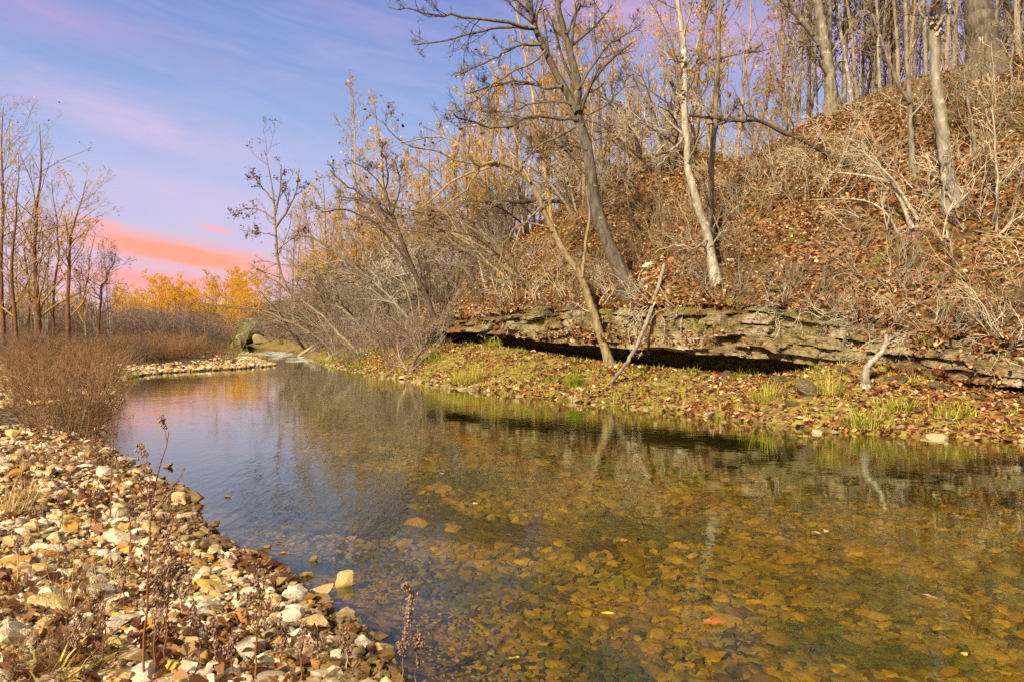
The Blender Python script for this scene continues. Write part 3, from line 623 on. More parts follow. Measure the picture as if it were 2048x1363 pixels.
hero_tree('slim_tree', 'leaning slim tree right of the thick trunked ridge tree',
    [([(2040, 108), (2030, 60), (2022, 30), (2014, -10), (2005, -60)], 15, 9)], [([(2028, 50), (2045, 20), (2050, -20)], 5, 3)], 'bark_dark', 'twig_dark', 19, ((4, (.2, .97)), (3, (.2, .98))), 20, tl=(.15, .3))
hero_tree('fallen_limb', 'long dark fallen limb propped across the slope below the ridge',
    [([(1709, 334), (1662, 311), (1598, 277), (1560, 262), (1517, 241), (1470, 242), (1420, 235), (1377, 231)], 9, 5)],
    [([(1520, 242), (1490, 225), (1478, 200)], 4, 2), ([(1470, 240), (1440, 250), (1420, 275)], 4, 2)], 'bark_dark', 'twig_dark', 20, ((4, (.2, .97)), (3, (.2, .98))), 0, cat='fallen branch', tl=(.12, .25))
hero_tree('twin_sapling', 'pair of pale arching sapling stems on the mid slope',
    [([(1822, 455), (1805, 410), (1785, 374), (1760, 358), (1708, 349), (1660, 345)], 8, 3), ([(1836, 440), (1810, 400), (1790, 365), (1760, 335), (1720, 300)], 8, 3), ([(1800, 475), (1775, 430), (1740, 405), (1690, 398), (1620, 400)], 5, 2)],
    [], 'bark_pale', 'twig_pale', 21, ((4, (.4, .97)), (3, (.2, .98))), 6, cat='sapling', tl=(.2, .4))
hero_tree('bent_snag', 'short pale bent snag rising from the low bank near the water',
    [([(1731, 772), (1733, 735), (1755, 713), (1770, 690), (1774, 670)], 14, 6)], [([(1756, 713), (1740, 690), (1738, 670)], 4, 2)], 'bark_pale', 'twig_pale', 22, ((2, (.3, .9)), (3, (.2, .9))), 0, cat='snag', tl=(.2, .4))
hero_tree('leaning_pole', 'bare grey dead pole leaning from the bank against the ledge',
    [([(1221, 768), (1255, 722, 17.4), (1275, 688, 18.0), (1303, 618, 18.7), (1329, 530, 19.4)], 7, 9)], [], 'dead_wood', 'twig_grey', 23, (), cat='dead pole')
hero_tree('mossy_log', 'dark mossy horizontal log lying above the shrubs by the leaning trees',
    [([(1150, 405), (1110, 402), (1060, 404), (1010, 404), (970, 402)], 11, 6)], [([(1055, 404), (1035, 380), (1040, 350)], 6, 3), ([(1012, 404), (975, 420), (930, 455)], 4, 2)], 'bark_dark', 'twig_grey', 24, ((4, (.2, .97)), (3, (.2, .98))), 0, cat='log', tl=(.2, .4))
hero_tree('small_tree', 'small dark crooked tree leaning left at the left end of the undercut',
    [([(888, 677), (866, 630), (852, 590), (826, 540), (800, 470), (782, 420), (770, 380)], 12, 5)],
    [([(835, 560), (790, 490), (740, 440), (690, 420), (640, 425)], 6, 2), ([(790, 440), (740, 400), (690, 370), (660, 340)], 5, 2), ([(785, 430), (800, 370), (790, 320)], 4, 2), ([(800, 470), (760, 420), (720, 400), (670, 395)], 5, 2), ([(772, 385), (740, 345), (700, 320)], 4, 1.5), ([(772, 385), (775, 340), (760, 290)], 4, 1.5)],
    'bark_dark', 'twig_dark', 25, ((7, (.25, .97)), (5, (.2, .98)), (3, (.2, 1))), 220, tl=(.22, .42))
hero_tree('small_tree', 'slim grey arching tree leaning left over the water from the far bank shrubs',
    [([(812, 640), (771, 591), (736, 556), (694, 524), (659, 496), (623, 475), (590, 470)], 9, 3)],
    [([(740, 560), (690, 545), (640, 548), (600, 560)], 4, 1.5), ([(700, 528), (660, 470), (630, 430)], 4, 1.5), ([(770, 590), (740, 520), (700, 470), (670, 440)], 5, 1.5)], 'bark_grey', 'twig_grey', 26, ((7, (.25, .97)), (5, (.2, .98)), (3, (.2, 1))), 40, tl=(.25, .48))
hero_tree('leafy_topped_tree', 'tall slim tree with sparse brown leaves leaning from the far right bank',
    [([(630, 688), (604, 640), (579, 588), (557, 529), (551, 452), (548, 400), (536, 329), (528, 300)], 7, 1.2)],
    [([(552, 455), (575, 420), (592, 384), (598, 340)], 5, 1.5), ([(551, 440), (520, 420), (490, 418), (470, 425)], 4, 1.5), ([(548, 405), (520, 370), (500, 345)], 4, 1.5), ([(550, 430), (560, 380), (562, 330)], 4, 1.5), ([(552, 470), (520, 465), (480, 460)], 3, 1.2), ([(555, 500), (580, 480), (615, 460)], 3, 1.2)],
    'bark_warm', 'twig_dark', 27, ((8, (.3, .97)), (5, (.2, .98)), (3, (.2, 1))), 900, tl=(.22, .45), lsize=(.08, .14))
hero_tree('driftwood_log', 'pale forked driftwood log stranded at the far water edge',
    [([(598, 712), (620, 696), (640, 684), (655, 675)], 6, 4), ([(605, 713), (625, 700), (640, 690)], 5, 3)], [], 'dead_wood', 'twig_pale', 28, (), cat='driftwood')
hero_tree('driftwood_branch', 'small pale driftwood fork caught on the near end of the far bank', [([(655, 718), (668, 708), (676, 704)], 5, 3), ([(660, 712), (656, 704)], 4, 2)], [], 'dead_wood', 'twig_pale', 29, (), cat='driftwood')
hero_tree('tangled_root', 'low tangle of bare roots on the bank under the small dark tree',
    [([(820, 745), (832, 715), (850, 690), (855, 660)], 8, 4), ([(815, 742), (800, 715), (795, 690)], 7, 3), ([(822, 742), (845, 720), (870, 700)], 5, 3)], [], 'bark_warm', 'twig_mauve', 30, ((8, (.1, .97)), (5, (.2, .98)), (2, (.2, 1))), 0, cat='bush', tl=(.5, .9))

# the trees beyond the left gravel bar, each with its own outline
LT = [([(8, 640), (2, 540), (6, 420), (4, 300), (8, 215)], 9, 'first rusty bare tree from the left behind the gravel bar, tallest'),
      ([(34, 640), (26, 560), (30, 470), (35, 400), (38, 310)], 8, 'second rusty bare tree from the left behind the gravel bar, forked low'),
      ([(76, 660), (75, 600), (72, 500), (74, 420), (80, 330), (78, 250)], 11, 'dark straight rust brown tree, thickest of the row behind the gravel bar'),
      ([(110, 660), (108, 590), (118, 510), (112, 440), (105, 360)], 6, 'thin rusty tree just right of the thickest tree behind the bar'),
      ([(137, 672), (138, 570), (141, 480), (158, 420), (172, 362)], 9, 'golden tipped tree standing right of the thin rusty tree'),
      ([(170, 670), (168, 600), (178, 540), (190, 470)], 5, 'short dark bare tree right of the golden tipped tree'),
      ([(196, 668), (202, 600), (212, 555), (230, 520)], 6, 'rightmost small dark tree of the row behind the gravel bar, low spreading'),
      ([(54, 650), (58, 580), (50, 500), (58, 440)], 6, 'thin bare tree between the second tree and the thickest dark one')]
for i, (p, wd, lab) in enumerate(LT):
    rg = np.random.default_rng(300 + i); Yd = [34, 33, 35, 38, 34, 40, 36, 42][i]
    b0 = pix(p[0][0], 655, Yd); gz_ = float(surface(b0[0], b0[1])); py0 = HOR + (1.6 - gz_) * F / Yd; p = [(p[0][0], py0)] + p[1:]
    pw = [p[0]] + [(a_ + rg.normal(0, 1.6), b_) for a_, b_ in resample(np.array(p, float), 9)[1:]]; lim = []
    for k in range(24):
        t_ = rg.uniform(.15, .97); q = resample(np.array(p, float), 30)[int(t_ * 29)]; sgn = 1 if (k % 2) else -1; ln = rg.uniform(45, 120) * (1.1 - t_)
        lim.append(([(q[0], q[1]), (q[0] + sgn * ln * .5, q[1] - ln * .25 - 4), (q[0] + sgn * ln * .8, q[1] - ln * rg.uniform(.7, 1.1))], 3.2, 1.0))
    hero_tree('bare_tree', lab, [(pw, wd, .8)], [], 'bark_rust', 'bark_sunlit' if i % 3 else 'bark_warm', 320 + i, ((26, (.14, .98)), (5, (.2, .98)), (4, (.2, 1))), 600 if i in (0, 1, 4) else 160, 'leaf_sunlit' if i in (0, 1, 4) else 'leaf_brown', tl=(.22, .44), up=.09, wander=.13, lsize=(.04, .09), group='bare trees behind the gravel bar', Y=Yd, tube_n=20, thin=.66)

# ------------------------------------------------------------------ background trees: a few prototypes, copied with their parts
def make_tree(name, label, H, r, seed, bark_, twig, leafm=None, leafn=0, k=(14, 6, 4), form='slender', group=None, lsize=(.07, .13), crown0=.35):
    rng = np.random.default_rng(seed); root = empty(name, (0, 0, 0)); tag(root, label, 'tree', group)
    n = 16; z = np.linspace(-.3, H, n); bx, by = rng.normal(0, .35, 2)
    P = np.stack([bx * (z / H) ** 1.5 * H * .12 + .05 * np.cumsum(rng.normal(0, .5, n)), by * (z / H) ** 1.5 * H * .12 + .05 * np.cumsum(rng.normal(0, .5, n)), z], -1); P[0, :2] = P[1, :2]
    Rr = r * (1 - .82 * np.linspace(0, 1, n) ** 1.1); mb = MB(); v, q = tubes(P[None], Rr[None], 7, .06, rng); mb.add(v, q); mb.build('trunk', MATS[bark_], root)
    P = resample(P, 12)[None]; Rr = np.interp(np.linspace(0, 1, 12), np.linspace(0, 1, n), Rr)[None]; mb = MB()
    if form == 'slender': args = [dict(tr=(crown0, .98), ang=(25, 55), lr=(.16, .32), up=.22, rr=.42, fall=.5), dict(ang=(25, 60), lr=(.3, .55), up=.10), dict(ang=(25, 60), lr=(.35, .6), up=.06)]
    else: args = [dict(tr=(crown0, .98), ang=(40, 80), lr=(.28, .5), up=.16, rr=.5, fall=.4), dict(ang=(30, 65), lr=(.3, .55), up=.08), dict(ang=(25, 60), lr=(.35, .6), up=.05)]
    tips = []
    for kk, a in zip(k, args):
        P, Rr = grow(rng, P, Rr, kk, n=6 if len(tips) == 0 else 4, rmin=.0085, wander=.17, **a); v, q = tubes(P, Rr, 4 if not tips else 3); mb.add(v, q); tips.append(P)
    mb.build('crown', MATS[twig], root)
    if leafn:
        tp = np.concatenate([p[:, 1:].reshape(-1, 3) for p in tips[1:]]); pos = tp[rng.integers(0, len(tp), leafn)] + rng.normal(0, .07, (leafn, 3))
        mb = MB(); leaves(mb, rng, pos, lsize); mb.build('foliage', MATS[leafm], root, smooth=False)
    return root
rng = np.random.default_rng(5)
class Flock:
    """first use moves the prototype itself, later ones copy it with its parts"""
    def __init__(s, protos): s.p = protos; s.used = [False] * len(protos); s.n = 0
    def put(s, loc, rz, sc, label=None, tilt=(0, 0), k=None):
        k = s.n % len(s.p) if k is None else k; s.n += 1; o = s.p[k]
        if not s.used[k]:
            s.used[k] = True; o.location = loc; o.rotation_euler = (tilt[0], tilt[1], rz); o.scale = (sc, sc, sc) if np.isscalar(sc) else sc
            if label: o['label'] = label
            return o
        return copy_tree(o, loc, rz, sc, label, tilt=tilt)
def scatter_sd(n, s0, s1, d0, d1, mind, power=1.0, avoid=None):
    out = []
    for _ in range(n * 12):
        s = rng.uniform(s0, s1); d = d0 + (d1 - d0) * rng.random() ** power; x, y = led_xy(np.array(s), np.array(d)); x = float(x); y = float(y)
        if all((x - a) ** 2 + (y - b_) ** 2 > mind * mind for a, b_, _ in out): out.append((x, y, d))
        if len(out) >= n: break
    return out
gR = 'slender trees along the ridge'
ridge = Flock([make_tree('ridge_tree', 'slender bare tree in the ridge woodland behind the crest', 9 + q % 3, .05 + .011 * (q % 4), 40 + q, ['bark_grey', 'bark_warm', 'bark_pale'][q % 3], 'bark_warm' if q % 2 else 'twig_grey', 'leaf_brown', [140, 300, 60, 380, 90, 30][q], (17, 6, 4), group=gR, crown0=.22) for q in range(6)])
sA, sB = led_s(11, 10.7), led_s(.2, 23.3)
for (x, y, d) in scatter_sd(160, sA - 4, sB, 9.0, 24, .5, 1.2):
    s = pdist(np.array([x]), np.array([y]), LED)[1][0]
    if d < led(s, 4) - .3: continue
    ridge.put((x, y, float(hill(x, y)) - .05), rng.uniform(0, 6.3), rng.uniform(.75, 1.25), tilt=tuple(rng.normal(0, .05, 2)))
for k in range(15):
    Yd = rng.uniform(36, 50); px = rng.uniform(-30, 232); x = (px - 1024) / F * Yd; ridge.put((x, Yd, float(ground(x, Yd)) - .05), rng.uniform(0, 6.3), rng.uniform(.42, .72), 'thin bare sapling tree standing behind the larger rusty trees of the gravel bar')['group'] = 'thin saplings behind the gravel bar'
gW = 'sunlit trees in the woodland behind the far bank shrubs'
wood = Flock([make_tree('woodland_tree', 'slender golden lit tree in the woodland behind the far bank shrubs', 7.8 + q % 2, .06 + .012 * (q % 3), 60 + q, 'bark_sunlit' if q % 2 else 'bark_warm', 'bark_sunlit', 'leaf_sunlit' if q % 3 else 'leaf_sunlit_amber', [200, 120, 260, 90, 180][q], (17, 6, 4), group=gW, crown0=.15) for q in range(5)])
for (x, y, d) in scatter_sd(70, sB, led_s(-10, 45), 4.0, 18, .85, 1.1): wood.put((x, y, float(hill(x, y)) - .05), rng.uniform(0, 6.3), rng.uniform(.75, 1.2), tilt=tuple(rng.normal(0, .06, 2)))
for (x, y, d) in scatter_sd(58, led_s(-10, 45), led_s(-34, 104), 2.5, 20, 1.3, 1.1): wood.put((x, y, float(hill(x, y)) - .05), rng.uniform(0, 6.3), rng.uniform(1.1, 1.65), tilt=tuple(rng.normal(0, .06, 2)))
gF = 'golden trees at the far end of the valley'
farf = Flock([make_tree('golden_tree', 'tree coloured sunlit gold in the far wood at the valley end', 9, .14, 80 + q, 'bark_sunlit', 'twig_sunlit', 'leaf_sunlit_amber', 3600, (18, 7, 4), 'spreading', gF, (.07, .16), .05) for q in range(4)])
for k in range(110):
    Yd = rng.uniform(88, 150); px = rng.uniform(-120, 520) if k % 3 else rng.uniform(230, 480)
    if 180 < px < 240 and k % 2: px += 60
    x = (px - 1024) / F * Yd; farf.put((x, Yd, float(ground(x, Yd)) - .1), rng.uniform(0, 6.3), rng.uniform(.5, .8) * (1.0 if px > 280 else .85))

for (x, y, d) in scatter_sd(20, led_s(-14, 55), led_s(-36, 108), 4, 20, 2.0): farf.put((x, y, float(hill(x, y)) - .1), rng.uniform(0, 6.3), rng.uniform(.55, .8), 'tree coloured sunlit gold on the far left shoulder of the hill')
gP = 'thin pale saplings on the slope'
sap = Flock([make_tree('slope_sapling', 'thin pale bare sapling standing on the leafy slope', 4.6, .032, 230 + q, ['bark_pale', 'bark_grey', 'bark_tan'][q], ['twig_straw', 'twig_grey', 'twig_pale'][q], 'leaf_brown', 16, (9, 4, 3), group=gP, crown0=.25) for q in range(3)])
for (x, y, d) in scatter_sd(22, led_s(11, 10.7), led_s(-1, 24.6), .9, 8.5, .9): sap.put((x, y, float(hill(x, y)) - .05), rng.uniform(0, 6.3), rng.uniform(.45, .95), tilt=tuple(rng.normal(0, .14, 2)))
# many stemmed trees leaning out over the water along the far bank
def make_leaner(label, seed, bark_, twig, H, n, group):
    rg = np.random.default_rng(seed); root = empty('bank_tree'); tag(root, label, 'tree', group); N = 12; a = rg.uniform(0, 6.283, n)
    P = np.empty((n, N, 3)); P[:, 0] = np.stack([.16 * np.cos(a), .16 * np.sin(a), np.full(n, -.3)], -1); d = norm(np.stack([rg.normal(-.55, .35, n), rg.normal(-.25, .4, n), np.ones(n)], -1)); L = H * rg.uniform(.6, 1.1, n)
    for q in range(1, N): d = norm(d + .10 * rg.normal(size=(n, 3)) + np.array([-.035, -.01, .02 - .012 * q])); P[:, q] = P[:, q - 1] + d * (L / (N - 1))[:, None]
    Rr = rg.uniform(.035, .075, (n, 1)) * np.linspace(1, .18, N)[None]
    for k in range(n): mb = MB(); v, q = tubes(P[k:k + 1], Rr[k:k + 1], 7, .07, rg); mb.add(v, q); mb.build('trunk', MATS[bark_], root)
    mb = MB()
    for li, (kk, lr, ang) in enumerate(((8, (.28, .55), (30, 75)), (5, (.3, .6), (25, 65)), (3, (.35, .6), (20, 60)))):
        P, Rr = grow(rg, P, Rr, kk, tr=(.25, .98), ang=ang, lr=lr, n=6 if li == 0 else 5, wander=.2, up=.05, rr=.5, rmin=(.011, .0085, .0065)[li], fall=.45); v, q = tubes(P, Rr, 4 if li == 0 else 3); mb.add(v, q)
    mb.build('crown', MATS[twig], root)
    tp = P[:, 2:].reshape(-1, 3); mb = MB(); leaves(mb, rg, tp[rg.integers(0, len(tp), 50)], (.06, .12)); mb.build('foliage', MATS['leaf_brown'], root, smooth=False); return root
gK = 'bare trees leaning over the far bank'
lean = Flock([make_leaner('bare many stemmed tree leaning out over the far bank', 200 + q, ['bark_grey', 'bark_tan', 'bark_dark', 'bark_pale', 'bark_warm'][q], ['twig_grey', 'bark_warm', 'twig_dark', 'twig_grey', 'twig_pale'][q], [5.5, 6.5, 5, 6, 4.5][q], [3, 2, 4, 3, 4][q], gK) for q in range(5)])
for (x, y, d) in scatter_sd(40, led_s(.6, 22.8), led_s(-8, 39), .6, 8.5, .9, 1.1): lean.put((x, y, float(surface(x, y))), rng.normal(0, .6), rng.uniform(.7, 1.2) * (.75 if d < 2.5 else 1))
for (x, y, d) in scatter_sd(28, led_s(-5, 32), led_s(-22, 74), -.9, 6, 1.5, 1.2): lean.put((x, y, float(surface(x, y))), rng.normal(0, .6), rng.uniform(.8, 1.3))
# ------------------------------------------------------------------ shrubs
def make_shrub(name, label, seed, twig, H=1.3, n=26, spread=.5, k=(4, 3), up=.12, rad=.008, arch=.0, group=None, cat='shrub', basew=.15, wander=.14, leafn=0, leafm='leaf_brown', rmin=.0026):
    rg = np.random.default_rng(seed); root = empty(name); tag(root, label, cat, group)
    a = rg.uniform(0, 6.283, n); rr = basew * np.sqrt(rg.random(n)); d = norm(np.stack([np.cos(a) * spread, np.sin(a) * spread, np.ones(n)], -1) + rg.normal(0, .22 * spread + .05, (n, 3)))
    L = H * rg.uniform(.55, 1.25, n); N = 8; P = np.empty((n, N, 3)); P[:, 0] = np.stack([rr * np.cos(a), rr * np.sin(a), np.full(n, -.12)], -1)
    for q in range(1, N):
        d = norm(d + wander * rg.normal(size=(n, 3)) + np.array([0, 0, (up if q < 4 else up - arch)])); P[:, q] = P[:, q - 1] + d * (L / (N - 1))[:, None]
    Rr = rad * rg.uniform(.6, 1.3, (n, 1)) * np.linspace(1, .35, N)[None]; mb = MB(); v, q = tubes(P, Rr, 4); mb.add(v, q); mb.build('stems', MATS[twig], root)
    mb = MB(); tips = []
    for kk in k:
        P, Rr = grow(rg, P, Rr, kk, tr=(.2, .98), ang=(20, 60), lr=(.28, .6), n=5, wander=.16, up=up * .5, rmin=rmin); v, q = tubes(P, Rr, 3); mb.add(v, q); tips.append(P)
    mb.build('twigs', MATS[twig], root)
    if leafn:
        tp = np.concatenate([p.reshape(-1, 3) for p in tips]); mb = MB(); leaves(mb, rg, tp[rg.integers(0, len(tp), leafn)] + rg.normal(0, .03, (leafn, 3)), (.05, .10)); mb.build('foliage', MATS[leafm], root, smooth=False)
    return root
gB = 'pale arching shrubs on the slope'
bram = Flock([make_shrub('bare_shrub', 'pale arching bare shrub growing through the leaf litter on the slope', 100 + q, ['twig_pale', 'twig_grey', 'twig_straw', 'bark_tan'][q], 1.3 + .25 * q, [13, 16, 10, 14][q], .9, (4, 3), .08, .0125, .22, gB, basew=.50, wander=.22, leafn=[0, 14, 6, 0][q], rmin=.0055) for q in range(4)])
for (x, y, d) in scatter_sd(125, led_s(12.5, 9.5), led_s(-1.6, 26), .15, 8.5, .5, 1.35): bram.put((x, y, float(hill(x, y))), rng.uniform(0, 6.3), rng.uniform(.45, 1.0) + .25 * (x > 8), tilt=(rng.normal(0, .15), rng.normal(0, .15)))
gH = 'pale brush hanging over the ledge rim'
rim = Flock([make_shrub('rim_shrub', 'pale thin brush spilling down over the rim of the rock ledge', 180 + q, 'twig_pale' if q else 'twig_grey', .75, 11, .9, (4, 3), -.02, .009, .25, gH, basew=.25, wander=.24, leafn=8, rmin=.0045) for q in range(3)])
for k in range(64):
    s_ = rng.uniform(led_s(12, 9.8), led_s(-2, 26.6)) if k % 2 else rng.uniform(led_s(11.5, 10.2), led_s(5, 16.6)); x, y = led_xy(np.array(s_), np.array(rng.uniform(.0, .35))); x = float(x); y = float(y)
    tdir = math.atan2(-1, -1); rim.put((x, y, float(led(s_, 3)) + .03), rng.uniform(0, 6.3), rng.uniform(.6, 1.2), tilt=(R_(rng.uniform(25, 75)), R_(rng.uniform(-70, -20))))
gT = 'dense grey twig shrubs along the far bank'
thick = Flock([make_shrub('thicket_shrub', 'dense mauve grey leafless shrub in the thicket along the far bank', 120 + q, ['twig_mauve', 'twig_grey', 'twig_mauve', 'twig_grey'][q], 2.1, 22, .75, (4, 4), .10, .012, .14, gT, basew=.35, wander=.18, leafn=20, rmin=.0075) for q in range(4)])
for (x, y, d) in scatter_sd(26, led_s(-1.5, 26), led_s(-9.5, 43), -1.4, 3.2, .9): thick.put((x, y, float(surface(x, y))), rng.uniform(0, 6.3), rng.uniform(.7, 1.25), tilt=(rng.normal(0, .12), rng.normal(-.15, .12)))
for (x, y, d) in scatter_sd(34, led_s(-9.5, 43), led_s(-24, 78), -.8, 4, 1.3): thick.put((x, y, float(surface(x, y))), rng.uniform(0, 6.3), rng.uniform(1.0, 1.7), tilt=(rng.normal(0, .12), rng.normal(-.1, .12)))
gV = 'mauve brush under the far golden trees'
brush = Flock([make_shrub('brush_clump', 'mauve brown brush clump at the foot of the distant golden trees', 140 + q, 'twig_mauve', 2.2, 40, .8, (5, 4), .08, .02, .05, gV, basew=1.0, rmin=.01) for q in range(2)])
for k in range(60):
    Yd = rng.uniform(58, 86); px = rng.uniform(-60, 430); x = (px - 1024) / F * Yd
    if inpoly(np.array([x]), np.array([Yd]), WATER)[0]: continue
    brush.put((x, Yd, float(ground(x, Yd))), rng.uniform(0, 6.3), rng.uniform(.9, 1.5))
gL = 'dark brush among the left trees'
lb = Flock([make_shrub('dark_brush', 'tangled dark brush growing around the left tree trunks', 150 + q, 'twig_mauve' if q else 'twig_dark', 1.9, 36, .9, (5, 4), .06, .012, .1, gL, basew=.8, rmin=.005) for q in range(2)])
for k in range(30):
    Yd = rng.uniform(30, 46); px = rng.uniform(-60, 250); x = (px - 1024) / F * Yd; lb.put((x, Yd, float(ground(x, Yd))), rng.uniform(0, 6.3), rng.uniform(.5, .85))
# russet bushes on the gravel bar
red = Flock([make_shrub('russet_bush', 'russet twiggy bush', 160 + q, 'twig_red', 1.08, 84, .60, (6, 4), .16, .006, .0, 'russet bushes on the gravel bar', 'bush', .40, .10, rmin=.003) for q in range(3)])
RB = [(128, 868, 1.10, 'front russet bush standing on the gravel by the shore, darkest stem'), (75, 800, 1.05, 'russet bush behind and left of the front bush'), (165, 795, 1.12, 'russet bush behind the front bush, overhanging the water'),
      (110, 775, 1.15, 'tall russet bush in the middle of the near clump'), (200, 770, .95, 'russet bush at the right end of the near clump above the water'), (60, 770, .9, 'small russet bush at the left rear of the near clump')]
for px, py, sc, lab in RB: p = hit(px, py); red.put(tuple(p), rng.uniform(0, 6.3), sc * .94, lab)
for i, px in enumerate(np.linspace(215, 455, 13)):
    py = 722 + rng.uniform(-9, 3) - (px > 380) * 4; p = hit(px, py); red.put(tuple(p), rng.uniform(0, 6.3), rng.uniform(.7, 1.0) * (1.0 - .3 * (px > 400)), 'russet bush in the low row along the far gravel spit')
for px, py in ((10, 716), (60, 712), (110, 708), (160, 712), (250, 700), (300, 700), (355, 698), (20, 700), (190, 700)): p = hit(px, py); red.put(tuple(p), rng.uniform(0, 6.3), rng.uniform(.65, .95), 'russet bush in the back row before the left trees')

# ------------------------------------------------------------------ the far mossy boulder and bank rocks
SH3 = [stone_shape(500 + q, 4, 12, .07) for q in range(6)]; SH2 = [stone_shape(520 + q, 3, 14, .10, (.3, .85)) for q in range(14)]; SH1 = [stone_shape(540 + q, 2, 13, .09, (.28, .8)) for q in range(16)]; SH0 = [stone_shape(560 + q, 1, 9, .06, (.3, .8)) for q in range(16)]
MESH = {}
def stone_obj(name, shape_key, matname, loc, size, rz, tilt=(0, 0), label=None, cat='stone', group=None):
    key = (shape_key, matname)
    if key not in MESH:
        v, f = (SH3 if shape_key[0] == 3 else SH2 if shape_key[0] == 2 else SH1)[shape_key[1]]; mb = MB(); mb.add(v, f); o = mb.build(name, MATS[matname], smooth=True); MESH[key] = o.data
        try: o.data.set_sharp_from_angle(angle=R_(32))
        except Exception: pass
    else: o = bpy.data.objects.new(name, MESH[key]); COL.objects.link(o)
    o.location = loc; o.scale = size; o.rotation_euler = (tilt[0], tilt[1], rz); tag(o, label, cat, group); return o
def px_stone(px, py, wpx, matname, label, asp=.62, h=.42, name='stone', shape=None, cat='stone', sink=.35, group=None, tl=.12):
    p = hit(px, py); wdt = wpx * p[1] / F / 2
    if inpoly(p[:1], p[1:2], WATER)[0]: p = EYE + ray(px, py) * (1.6 / -ray(px, py)[2]); p = np.array([p[0], p[1], 0.0]); sink = min(sink, .12)
    shape = shape or (2, int(rng.integers(0, 14)))
    return stone_obj(name, shape, matname, (p[0], p[1] + wdt * asp * .5, p[2] + wdt * h * (1 - sink * 2)), (wdt, wdt * asp, wdt * h), rng.uniform(-.5, .5), (rng.normal(0, tl), rng.normal(0, tl)), label, cat, group)
px_stone(497, 690, 75, 'moss', 'large dark mossy boulder at the far bend of the creek', .8, .75, 'boulder', (3, 0), 'boulder', .1)
px_stone(478, 694, 24, 'stone_shore', 'pale rock face showing on the left of the far mossy boulder', .8, 1.1, 'rock', (2, 1), 'rock', .1); px_stone(517, 692, 30, 'stone_shore', 'pale rock leaning on the right of the far mossy boulder', .8, .9, 'rock', (2, 2), 'rock', .1)
px_stone(1622, 792, 62, 'rock', 'pale yellow limestone block with mossy front on the right bank', .8, .62, 'rock', (3, 2), 'rock', .15)
px_stone(1585, 812, 30, 'moss', 'small mossy rock beside the pale limestone block on the bank', .8, .6, 'rock', (2, 3), 'rock', .2)
px_stone(1470, 522, 34, 'stone_white', 'white rock showing through the litter above the ledge', .7, .3, 'rock', (2, 4), 'rock', .2)
px_stone(1300, 532, 34, 'stone_white', 'low pale rock just right of the leaning pole top', .7, .3, 'rock', (2, 5), 'rock', .2)
px_stone(1560, 582, 60, 'moss', 'flat mossy rock at the ledge top below the slope', .7, .22, 'rock', (2, 6), 'rock', .2); px_stone(1655, 582, 34, 'moss', 'rounded mossy rock right of the flat mossy rock', .7, .4, 'rock', (2, 7), 'rock', .2)
px_stone(1620, 608, 26, 'moss', 'small round moss cushion on the ledge rim', .8, .6, 'rock', (2, 8), 'rock', .2)
px_stone(918, 778, 24, 'stone_shore', 'flat grey rock standing in the water by the far grass bank', .7, .35, 'rock', (2, 9), 'rock', .2); px_stone(932, 778, 18, 'stone_shore', 'small dark rock right of the flat grey bank rock', .7, .4, 'rock', (2, 10), 'rock', .2)
px_stone(1218, 806, 18, 'moss', 'mossy rock at the shore under the slim tan tree', .7, .6, 'rock', (2, 11), 'rock', .2)
for px, py, wp, lab in ((1742, 752, 40, 'broken rock block at the foot of the bent snag'), (1795, 764, 46, 'flat rock slab right of the bent snag foot'), (1690, 742, 30, 'angular rock half buried in leaves left of the bent snag'), (1560, 764, 34, 'low rock in the grass below the end of the undercut'), (1450, 752, 26, 'small rock below the middle of the undercut'), (1380, 744, 24, 'small pale rock right of the dead pole foot'), (1880, 782, 44, 'dark rock under the right hand crevice'), (1960, 800, 38, 'grey rock on the bank near the right edge')):
    px_stone(px, py, wp, 'rock', lab, .8, .5, 'rock', (2, int(wp) % 14), 'rock', .2)
# stones along the right water edge
gS = 'stones along the far water edge'
k = 0
for s in np.linspace(0, 1, 90):
    i = int(s * (len(RIGHT) - 1)); q = RIGHT[i] + (RIGHT[min(i + 1, len(RIGHT) - 1)] - RIGHT[i]) * (s * (len(RIGHT) - 1) - i)
RL = np.concatenate([[0], np.cumsum(np.hypot(*np.diff(RIGHT, axis=0).T))]); ra, rb = pdist(np.array([7.6]), np.array([10.8]), RIGHT)[1][0], pdist(np.array([-10.5]), np.array([41.]), RIGHT)[1][0]
for k in range(100):
    s = rng.uniform(ra, rb) if k % 3 else rng.uniform(ra + 8, rb); x = np.interp(s, RL, RIGHT[:, 0]) + rng.normal(0, .16); y = np.interp(s, RL, RIGHT[:, 1]) + rng.normal(0, .16)
    z = max(float(ground(x, y)), -.02); u = rng.uniform(.06, .17)
    stone_obj('shore_stone', (1, int(rng.integers(0, 16))), 'stone_shore', (x, y, z + u * .1), (u, u * .7, u * .4), rng.uniform(0, 6.3), tuple(rng.normal(0, .15, 2)), 'grey brown stone lying at the foot of the far bank', 'stone', gS)

